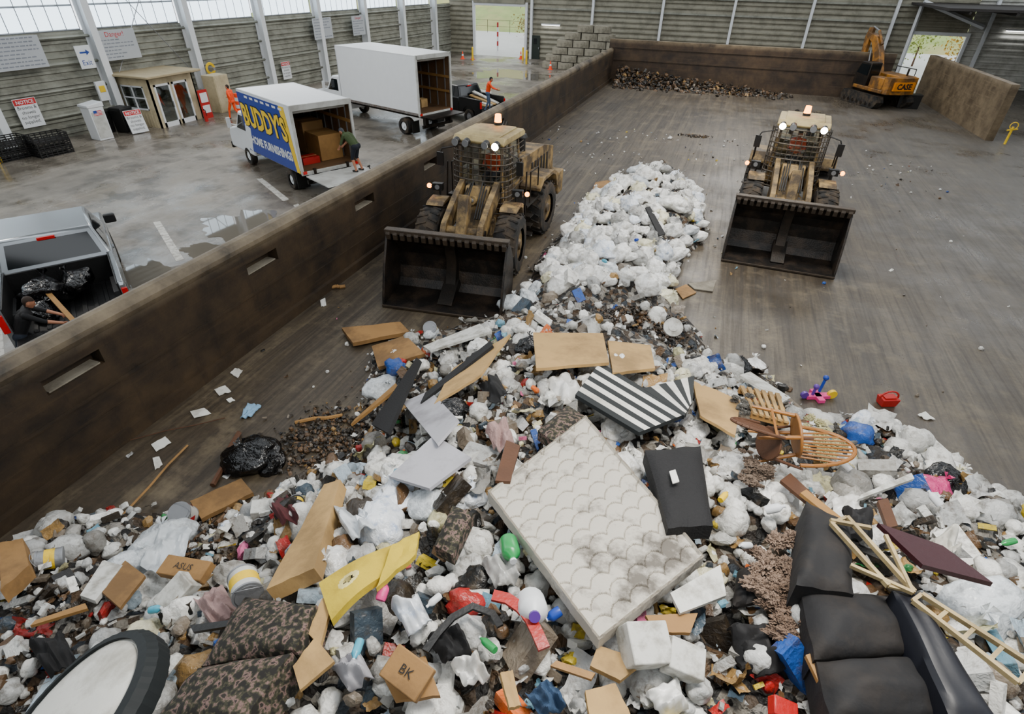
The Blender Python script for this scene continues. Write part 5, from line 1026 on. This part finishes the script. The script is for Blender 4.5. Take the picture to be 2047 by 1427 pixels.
mb.box((.416,-.12,1.31),(.004,.16,.12),2); obj('flag_sticker',mb,[m_white,m_redink,m_blueink],parent=cb)
def bin_(px,py,w,h,mt,lab,nm='trash_bin',dx=0,dy=0):
    p=G(px,py)+Vector((dx,dy,0)); t=thing(nm,lab,'bin',p,rad(5)); mb=MB(); mb.box((0,0,h*.45),(w*.85,w*.85,h*.9),tp=1.12); obj('bin_body',mb,mt,parent=t,bev=.03); mb=MB(); mb.box((0,0,h*.93),(w,w,.08),tp=.9); obj('lid',mb,mt,parent=t,bev=.02)
    mb=MB(); mb.cyl((-w*.3,-w*.5,h*.85),(w*.3,-w*.5,h*.85),.02); obj('handle',mb,mt,parent=t)
bin_(256,262,.8,1.25,m_blk,'black wheeled trash bin by the wall'); bin_(240,268,.7,1.1,m_blk,'black wheeled trash bin by the wall',dx=-.9)
p=G(308,258); mb=MB(); mb.cyl((0,0,0),(0,0,.85),.33,.36,n=20); mb.cyl((0,0,.85),(0,0,.9),.38,n=20); o=obj('barrel',mb,m_steel,label='grey metal barrel by the booth',cat='barrel'); o.location=(p.x-.4,p.y-.7,0)
for i,(px,py) in enumerate(((38,312),(98,310))):
    for lv in range(3):
        p=G(px,py); mb=MB(); w,d,h=1.4,.85,.3
        mb.box((0,0,.02),(w,d,.04))
        for zz in (.1,.2,.28):
            for sx in (-1,1): mb.box((sx*w/2,0,zz),(.03,d,.04)); mb.box((0,sx*d/2,zz),(w,.03,.04))
        for k in range(7):
            for sy in (-1,1): mb.box((-w/2+k*w/6,sy*d/2,.15),(.04,.04,.3))
        o=obj('plastic_crate',mb,m_blk,label='black slatted plastic crate stacked by the wall',cat='crate',group='black crates'); o.location=(p.x+(.15 if i==0 else 0),p.y+(.2 if i else -.35),lv*.31); o.rotation_euler=(0,0,rad(82)+RN.uniform(-.05,.05))
p=G(452,224); mb=MB(); mb.box((0,0,1.0),(.9,1.1,2.0)); mb.box((.46,0,1.0),(.02,1.0,1.9)); mb.box((.48,.4,1.0),(.03,.04,.2),1); o=obj('storage_locker',mb,[m_cream,m_dkmet],label='beige metal storage locker against the wall',cat='locker',bev=.01); o.location=(p.x-.4,p.y+.2,0)
s,z=WP(404,165); c=wl(s,2.2,1.0); mb=MB(); mb.X=frame(WD,(0,0,1),c)
for r in (.22,.27,.32): mb.tube([Vector((r*math.cos(a),r*math.sin(a),.0+r*.1)) for a in [k*math.pi/10 for k in range(21)]],.03,6)
mb.box((0,.0,-.05),(.15,.15,.8),1); obj('hose_reel',mb,[m_yellow,m_steel],label='coiled yellow hose on a wall reel',cat='hose')
p=G(418,236); mb=MB(); mb.box((0,0,.75),(.06,.65,1.5)); mb.box((.04,0,1.1),(.02,.5,.5),1); mb.box((.04,0,.5),(.02,.5,.4),1); o=obj('red_sign_board',mb,[m_red,m_white],label='red upright safety board by the booth',cat='sign'); o.location=(p.x,p.y,0)
mb=MB(); mb.cyl((0,0,0),(0,0,.5),.09,n=14); mb.ball((0,0,.5),.09); mb.cyl((0,0,.55),(0,0,.65),.03,mi=1); mb.tube([(0,0,.62),(.1,0,.6),(.12,0,.3)],.015,6,mi=1); o=obj('fire_extinguisher',mb,[m_red,m_blk],label='red fire extinguisher beside the booth door',cat='fire extinguisher'); o.location=G(400,243)+Vector((.3,.2,.0))
mb=MB(); mb.box((0,0,.02),(.38,.38,.04)); mb.cyl((0,0,.04),(0,0,.3),.15,.1,n=16); mb.cyl((0,0,.3),(0,0,.45),.1,.075,n=16,mi=1); mb.cyl((0,0,.45),(0,0,.7),.075,.03,n=16); cm=mb.mesh('traffic_cone',[m_orange,m_white])
for px,py in ((1041,118),(1106,123),(925,118),(1100,139),(945,119)):
    o=obj('traffic_cone',cm,None,label='orange traffic cone with white band',cat='traffic cone',group='traffic cones'); o.location=G(px,py)
mb=MB(); 
for k in range(5): mb.cyl((0,0,k*.2),(0,0,k*.2+.2),.25-.01*k,n=16,mi=k%2)
o=obj('traffic_drum',mb,[m_orange,m_white],label='orange and white traffic drum near the locker',cat='traffic drum'); o.location=G(462,222)+Vector((.6,.2,0))
for px,py,gr in ((2,326,0),(945,121,1),(1045,121,1),(1052,128,1)):
    mb=MB(); mb.cyl((0,0,0),(0,0,1.1),.09,n=14); mb.ball((0,0,1.1),.09); o=obj('bollard',mb,m_yellow,label='yellow steel bollard by the doorway' if gr else 'yellow steel bollard by the wall',cat='bollard',group='doorway bollards' if gr else None); o.location=G(px,py)
q=Vector((-25.2,66,0)); mb=MB()
for k in range(6): mb.cyl(q+ZZ*(k*.45),q+ZZ*(k*.45+.45),.1,n=12,mi=k%2)
obj('striped_pole',mb,[m_white,m_red],label='red and white striped pole outside the doorway',cat='pole')
mb=MB()
for k in range(14): mb.cyl((-48+k*3.4,86,0),(-48+k*3.4,86,1.6),.03,n=6)
for z in (.8,1.55): mb.cyl((-48,86,z),(-3.8,86,z),.018,n=6)
obj('fence',mb,m_dkmet,label='metal post fence along the outside road',cat='fence')
mb=MB(); mb.box((0,0,.6),(1.6,.9,1.2),tp=1.05); mb.box((0,0,1.22),(1.75,1.0,.08)); o=obj('dumpster_bin',mb,m_blk,label='black bin by the divider wall',cat='bin',bev=.02); p=G(1820,216); o.location=(p.x-.3,p.y,0); o.scale=(.8,.8,.7)
p=G(2008,288); mb=MB(); mb.cyl((0,0,0),(0,0,.9),.06,n=10); mb.cyl((-.2,0,.7),(.25,0,.8),.04,n=8); mb.tube([Vector((.18*math.cos(a),-.05,.95+.18*math.sin(a))) for a in [k*math.pi/8 for k in range(17)]],.025,6); o=obj('valve_post',mb,m_yellow,label='yellow valve post beside the divider wall',cat='valve'); o.location=p
def flat(name,pp,mt,label,cat,z=.004,group=None):
    mb=MB(); mb.add([G(x,y,z) for x,y in pp],[tuple(range(len(pp)))]); return obj(name,mb,mt,label=label,cat=cat,group=group)
m_line=M('worn_white_line','#b9b7b0',.6,var=.1,scale=6,dirt='#6f6a62',damt=.8,dscale=6)
for pp in ([(513,358),(524,356),(578,398),(566,402)],[(586,410),(596,407),(610,422),(603,426)],[(306,444),(320,442),(368,518),(352,522)],[(0,655),(4,655),(12,740),(0,745)],[(935,175),(945,174),(985,184),(975,186)]): flat('parking_line',pp,m_line,'worn white painted parking line','parking line',group='parking lines')
m_pud=M('puddle_water','#5f5a52',.03,var=.15,scale=1,bump=0)
def puddle(px,py,rx,ry,seed):
    c=G(px,py,.006); mb=MB(); n=72; vs=[]
    for k in range(n):
        a=2*math.pi*k/n; r=1+.6*noise.noise(Vector((math.cos(a)*1.5,math.sin(a)*1.5,seed)))+.35*noise.noise(Vector((math.cos(a)*4,math.sin(a)*4,seed)))+.15*noise.noise(Vector((math.cos(a)*11,math.sin(a)*11,seed))); vs.append(c+Vector((rx*r*math.cos(a),ry*r*math.sin(a),0)))
    mb.add([c]+vs,[(0,1+k,1+(k+1)%n) for k in range(n)]); obj('puddle',mb,m_pud,label='shallow puddle reflecting the windows',cat='puddle',kind='stuff')
puddle(505,450,1.6,1.4,1); puddle(330,555,1.6,1.0,4); puddle(640,262,2.2,1.2,6); puddle(1010,150,3.5,2.5,9); puddle(420,500,.9,.5,12)
# ------------------------------------------------------------------ people
SK=M('skin','#a87358',.6,bump=0,var=.1)
def person(label,loc,rz,J,cols,scale=1.0,short_sleeve=False,shorts=False):
    D=dict(pel=(0,0,.95),ch=(0,0,1.3),nk=(0,0,1.47),hd=(0,.02,1.62),shL=(-.19,0,1.42),shR=(.19,0,1.42),elL=(-.26,-.02,1.14),elR=(.26,-.02,1.14),wrL=(-.27,.08,.9),wrR=(.27,.08,.9),hpL=(-.1,0,.92),hpR=(.1,0,.92),knL=(-.11,.03,.5),knR=(.11,.03,.5),anL=(-.11,-.02,.09),anR=(.11,-.02,.09))
    D.update(J); P={k:Vector(v) for k,v in D.items()}; mb=MB(); segs=[]
    def cap(a,b,ra,rb,l,n=12):
        a=Vector(a);b=Vector(b); mb.cyl(a,b,ra,rb,n=n); mb.ball(a,ra,n=n,m=8); mb.ball(b,rb,n=n,m=8); segs.append((a,b,max(ra,rb),l))
    up=(P['ch']-P['pel']).normalized(); sd=(P['shR']-P['shL']).normalized(); fw=up.cross(sd); 
    if fw.y<0 and abs(fw.z)<.5: fw=-fw
    if abs(fw.z)>=.5 and fw.z>0: fw=-fw
    cap(P['hpL'],P['hpR'],.125,.125,'t'); 
    for o in (-.06,.06): cap(P['pel']+sd*o+up*.08,P['ch']+sd*o*1.3,.12,.135,'s')
    cap(P['shL'].lerp(P['shR'],.18),P['shL'].lerp(P['shR'],.82),.085,.085,'s'); cap(P['ch'],P['nk'],.1,.055,'s'); cap(P['nk'],P['hd']-(P['hd']-P['nk']).normalized()*.05,.052,.05,'k')
    for s in 'LR':
        cap(P['sh'+s],P['el'+s],.058,.045,'s'); fa='k' if short_sleeve else 's'; cap(P['el'+s],P['wr'+s],.043,.03,fa)
        cap(P['hp'+s],P['kn'+s],.092,.064,'t'); cap(P['kn'+s],P['an'+s],.06,.042,'k' if shorts else 't')
        cap(P['an'+s]+Vector((0,-.04,-.04)),P['an'+s]+Vector((0,.14,-.055)),.042,.036,'b')
        d=(P['wr'+s]-P['el'+s]).normalized(); side=d.cross(fw); side=side.normalized() if side.length>.1 else Vector((1,0,0)); nn=side.cross(d)
        for q in (-.022,0,.022): cap(P['wr'+s]+side*q*.5,P['wr'+s]+d*.085+side*q,.017,.016,'g',8)
        for i,(q,ln) in enumerate(((-.032,.06),(-.011,.075),(.011,.07),(.032,.055))):
            b0=P['wr'+s]+d*.085+side*q; b1=b0+d*ln*.55+nn*.012; b2=b1+d*ln*.35+nn*.035; cap(b0,b1,.0105,.0095,'g',6); cap(b1,b2,.0095,.008,'g',6)
        b0=P['wr'+s]+d*.03+side*-.035; cap(b0,b0+d*.035-side*.03+nn*.015,.012,.01,'g',6)
    hd=P['hd']; hu=(hd-P['nk']).normalized(); hf=fw-hu*fw.dot(hu); hf.normalize(); hs_=hf.cross(hu)
    T=frame(hs_,hf,hd)
    mb.ball((0,0,0),(.075,.095,.115),T=T,n=16,m=12); segs.append((hd+hu*.02,hd-hu*.02+hf*.04,.09,'k'))
    mb.ball((0,.05,-.07),(.045,.045,.045),T=T); mb.ball((0,.1,-.015),(.014,.02,.022),T=T)
    for q in (-1,1): mb.ball((q*.078,0,-.01),(.012,.02,.03),T=T); mb.ball((q*.03,.087,.015),(.012,.01,.01),T=T); segs.append((T@Vector((q*.03,.1,.016)),T@Vector((q*.03,.1,.016)),.001,'e'))
    mb.ball((0,.088,-.055),(.024,.012,.008),T=T); segs.append((T@Vector((-.02,.1,-.055)),T@Vector((.02,.1,-.055)),.001,'m'))
    mb.ball((0,-.02,.03),(.085,.098,.102),T=T,n=16,m=12); segs.append((T@Vector((0,-.07,.0)),T@Vector((0,-.0,.09)),.085,'h'))
    o=obj('person',mb,[],smooth=False); md=o.modifiers.new('r','REMESH'); md.mode='VOXEL'; md.voxel_size=.0105; 
    sm=o.modifiers.new('s','SMOOTH'); sm.iterations=2; sm.factor=.5
    dg=bpy.context.evaluated_depsgraph_get(); me=bpy.data.meshes.new_from_object(o.evaluated_get(dg)); o.modifiers.clear(); o.data=me
    order=['s','t','k','b','h','g','e','m']; cm_={'s':cols[0],'t':cols[1],'k':SK,'b':m_blk,'h':cols[2],'g':cols[3] if len(cols)>3 else SK,'e':m_ink,'m':M('lips','#8a4a3c',.6)}
    me.materials.clear()
    for k in order: me.materials.append(cm_[k])
    nP=len(me.polygons); cen=np.zeros(nP*3); me.polygons.foreach_get('center',cen); cen=cen.reshape(-1,3); best=np.full(nP,1e9); bi=np.zeros(nP,int)
    for a,b,r,l in segs:
        a=np.array(a); b=np.array(b); e=b-a; L2=max(1e-9,(e*e).sum()); tt=np.clip(((cen-a)@e)/L2,0,1); dd_=np.linalg.norm(cen-(a+tt[:,None]*e),axis=1)-r
        if l in 'em': dd_=np.where(np.linalg.norm(cen-(a+tt[:,None]*e),axis=1)<.016,-.5,9)
        up_=dd_<best; best=np.where(up_,dd_,best); bi=np.where(up_,order.index(l),bi)
    me.polygons.foreach_set('material_index',bi.astype(int).tolist()); me.polygons.foreach_set('use_smooth',[True]*nP); me.update()
    o.location=loc; o.rotation_euler=(0,0,rz); o.scale=(scale,)*3; meta(o,label,'person'); return o
org=M('orange_coverall','#f04a12',.8,var=.15,scale=5); navy=M('dark_navy_cloth','#151b26',.85,var=.2); blackc=M('black_cloth','#0e0f12',.85,var=.2); olive=M('olive_shirt','#3c4a2c',.85,var=.15); hairb=M('brown_hair','#2c1f15',.8); hairg=M('grey_cap','#3b3f45',.8); hairbk=M('black_beanie','#101114',.8)
walk=dict(knL=(-.1,.2,.52),anL=(-.1,.28,.1),knR=(.1,-.02,.5),anR=(.1,-.32,.14),elL=(-.27,-.14,1.18),wrL=(-.25,-.12,.93),elR=(.27,.08,1.16),wrR=(.24,.3,1.08),hd=(0,.06,1.62),nk=(0,.03,1.47))
p=G(472,238); person('person in bright orange coveralls walking past the truck',(p.x,p.y,0),rad(100),walk,[org,org,hairb],scale=1.04)
p=local(bth,(-.7,.8,.1)); person('person in orange jacket standing behind the booth glass',p,rad(-90),{},[org,navy,hairbk])
bend=dict(pel=(0,-.12,.92),hpL=(-.1,-.12,.9),hpR=(.1,-.12,.9),ch=(0,.12,1.2),nk=(0,.27,1.3),hd=(0,.4,1.36),shL=(-.19,.22,1.27),shR=(.19,.22,1.27),elL=(-.24,.34,.98),elR=(.24,.36,1.0),wrL=(-.14,.5,.82),wrR=(.16,.52,.84),knL=(-.12,.02,.49),knR=(.13,.0,.49),anL=(-.14,-.1,.09),anR=(.15,-.16,.09))
gp=local(tA,(.62,-.8,.83)); person('person in olive shirt and dark shorts bending over on the liftgate',gp,head(dA)+rad(25),bend,[olive,navy,hairg],short_sleeve=True,shorts=True,scale=1.04)
mb=MB(); mb.cyl((0,0,0),(0,0,1.0),.02,n=8); mb.box((0,0,1.02),(.12,.04,.05)); o=obj('hand_tool',mb,m_blk,label='black handled tool leaning beside the liftgate',cat='tool'); o.location=local(tA,(1.35,-1.2,.0)); o.rotation_euler=(.1,-.35,0)
reach=dict(ch=(0,.08,1.3),nk=(0,.14,1.46),hd=(0,.2,1.6),elL=(-.25,.25,1.2),elR=(.25,.28,1.2),wrL=(-.12,.48,1.1),wrR=(.12,.5,1.12),shL=(-.19,.08,1.41),shR=(.19,.08,1.41),knL=(-.12,.12,.5),anL=(-.12,.12,.09),anR=(.12,-.15,.1))
p=G(975,222,.78); po=person('person in orange jacket and blue jeans unloading the black pickup',(p.x,p.y,.8),head(cfw(1,.1)),reach,[org,M('blue_jeans','#4a5a72',.85),hairbk])
mb=MB(); mb.box((0,0,0),(.7,.12,.04)); o=obj('wood_plank',mb,m_wood,label='short plank held by the person in orange',cat='plank'); o.location=local(po,(0,.62,1.12)); o.rotation_euler=(0,0,po.rotation_euler[2])
lean=dict(pel=(0,-.1,.95),hpL=(-.1,-.1,.92),hpR=(.1,-.1,.92),ch=(0,.1,1.27),nk=(0,.2,1.4),hd=(0,.28,1.54),shL=(-.2,.16,1.37),shR=(.2,.16,1.37),elL=(-.24,.4,1.2),elR=(.24,.42,1.18),wrL=(-.16,.64,1.08),wrR=(.18,.66,1.05),knL=(-.12,.05,.5),knR=(.13,-.25,.5),anL=(-.12,.02,.09),anR=(.14,-.5,.12))
p=G(95,738)
person('person in black shirt and jeans leaning toward the pickup bed',(p.x,p.y,0),head(cfw(.8,.5)),lean,[blackc,M('dark_jeans','#1d2530',.85),hairb],short_sleeve=True,scale=1.03)
pb=local(tB,(-.3,3.0,1.24)); person('person in dark clothes standing inside the white truck',pb,head(dB)+rad(170),{},[navy,navy,hairbk])
sit=dict(pel=(0,0,.1),hpL=(-.1,0,.1),hpR=(.1,0,.1),ch=(0,0,.45),nk=(0,.02,.62),hd=(0,.05,.77),shL=(-.19,0,.57),shR=(.19,0,.57),elL=(-.26,.1,.33),elR=(.26,.1,.33),wrL=(-.15,.36,.36),wrR=(.15,.36,.36),knL=(-.12,.42,.08),knR=(.12,.42,.08),anL=(-.12,.42,-.3),anR=(.12,.42,-.3))
for L_o in (LA1,LA2): person('loader driver in orange vest seated in the cab',local(L_o,(0,-.5,2.1)),L_o.rotation_euler[2],sit,[M('orange_vest','#c8491c',.8),navy,hairbk])
# ------------------------------------------------------------------ world & light
w=bpy.data.worlds.new('world'); bpy.context.scene.world=w; w.use_nodes=True; N=w.node_tree.nodes; bg=N['Background']
bg.inputs[0].default_value=(.9,.95,1.0,1); bg.inputs[1].default_value=2.8
def area(x,y,sx,sy,e,z=9.1):
    l=bpy.data.lights.new('roof_lamp','AREA'); l.shape='RECTANGLE'; l.size=sx; l.size_y=sy; l.energy=e; l.color=(1,.95,.87); o=bpy.data.objects.new('roof_lamp',l); COL.objects.link(o); o.location=(x,y,z); meta(o,'overhead rectangular roof lamp','lamp',group='roof lamps')
for y in (4,18,32,46): area(1,y,3,1.2,850); area(-20,y+3,3,1.2,550)
print('objects',len(bpy.data.objects))
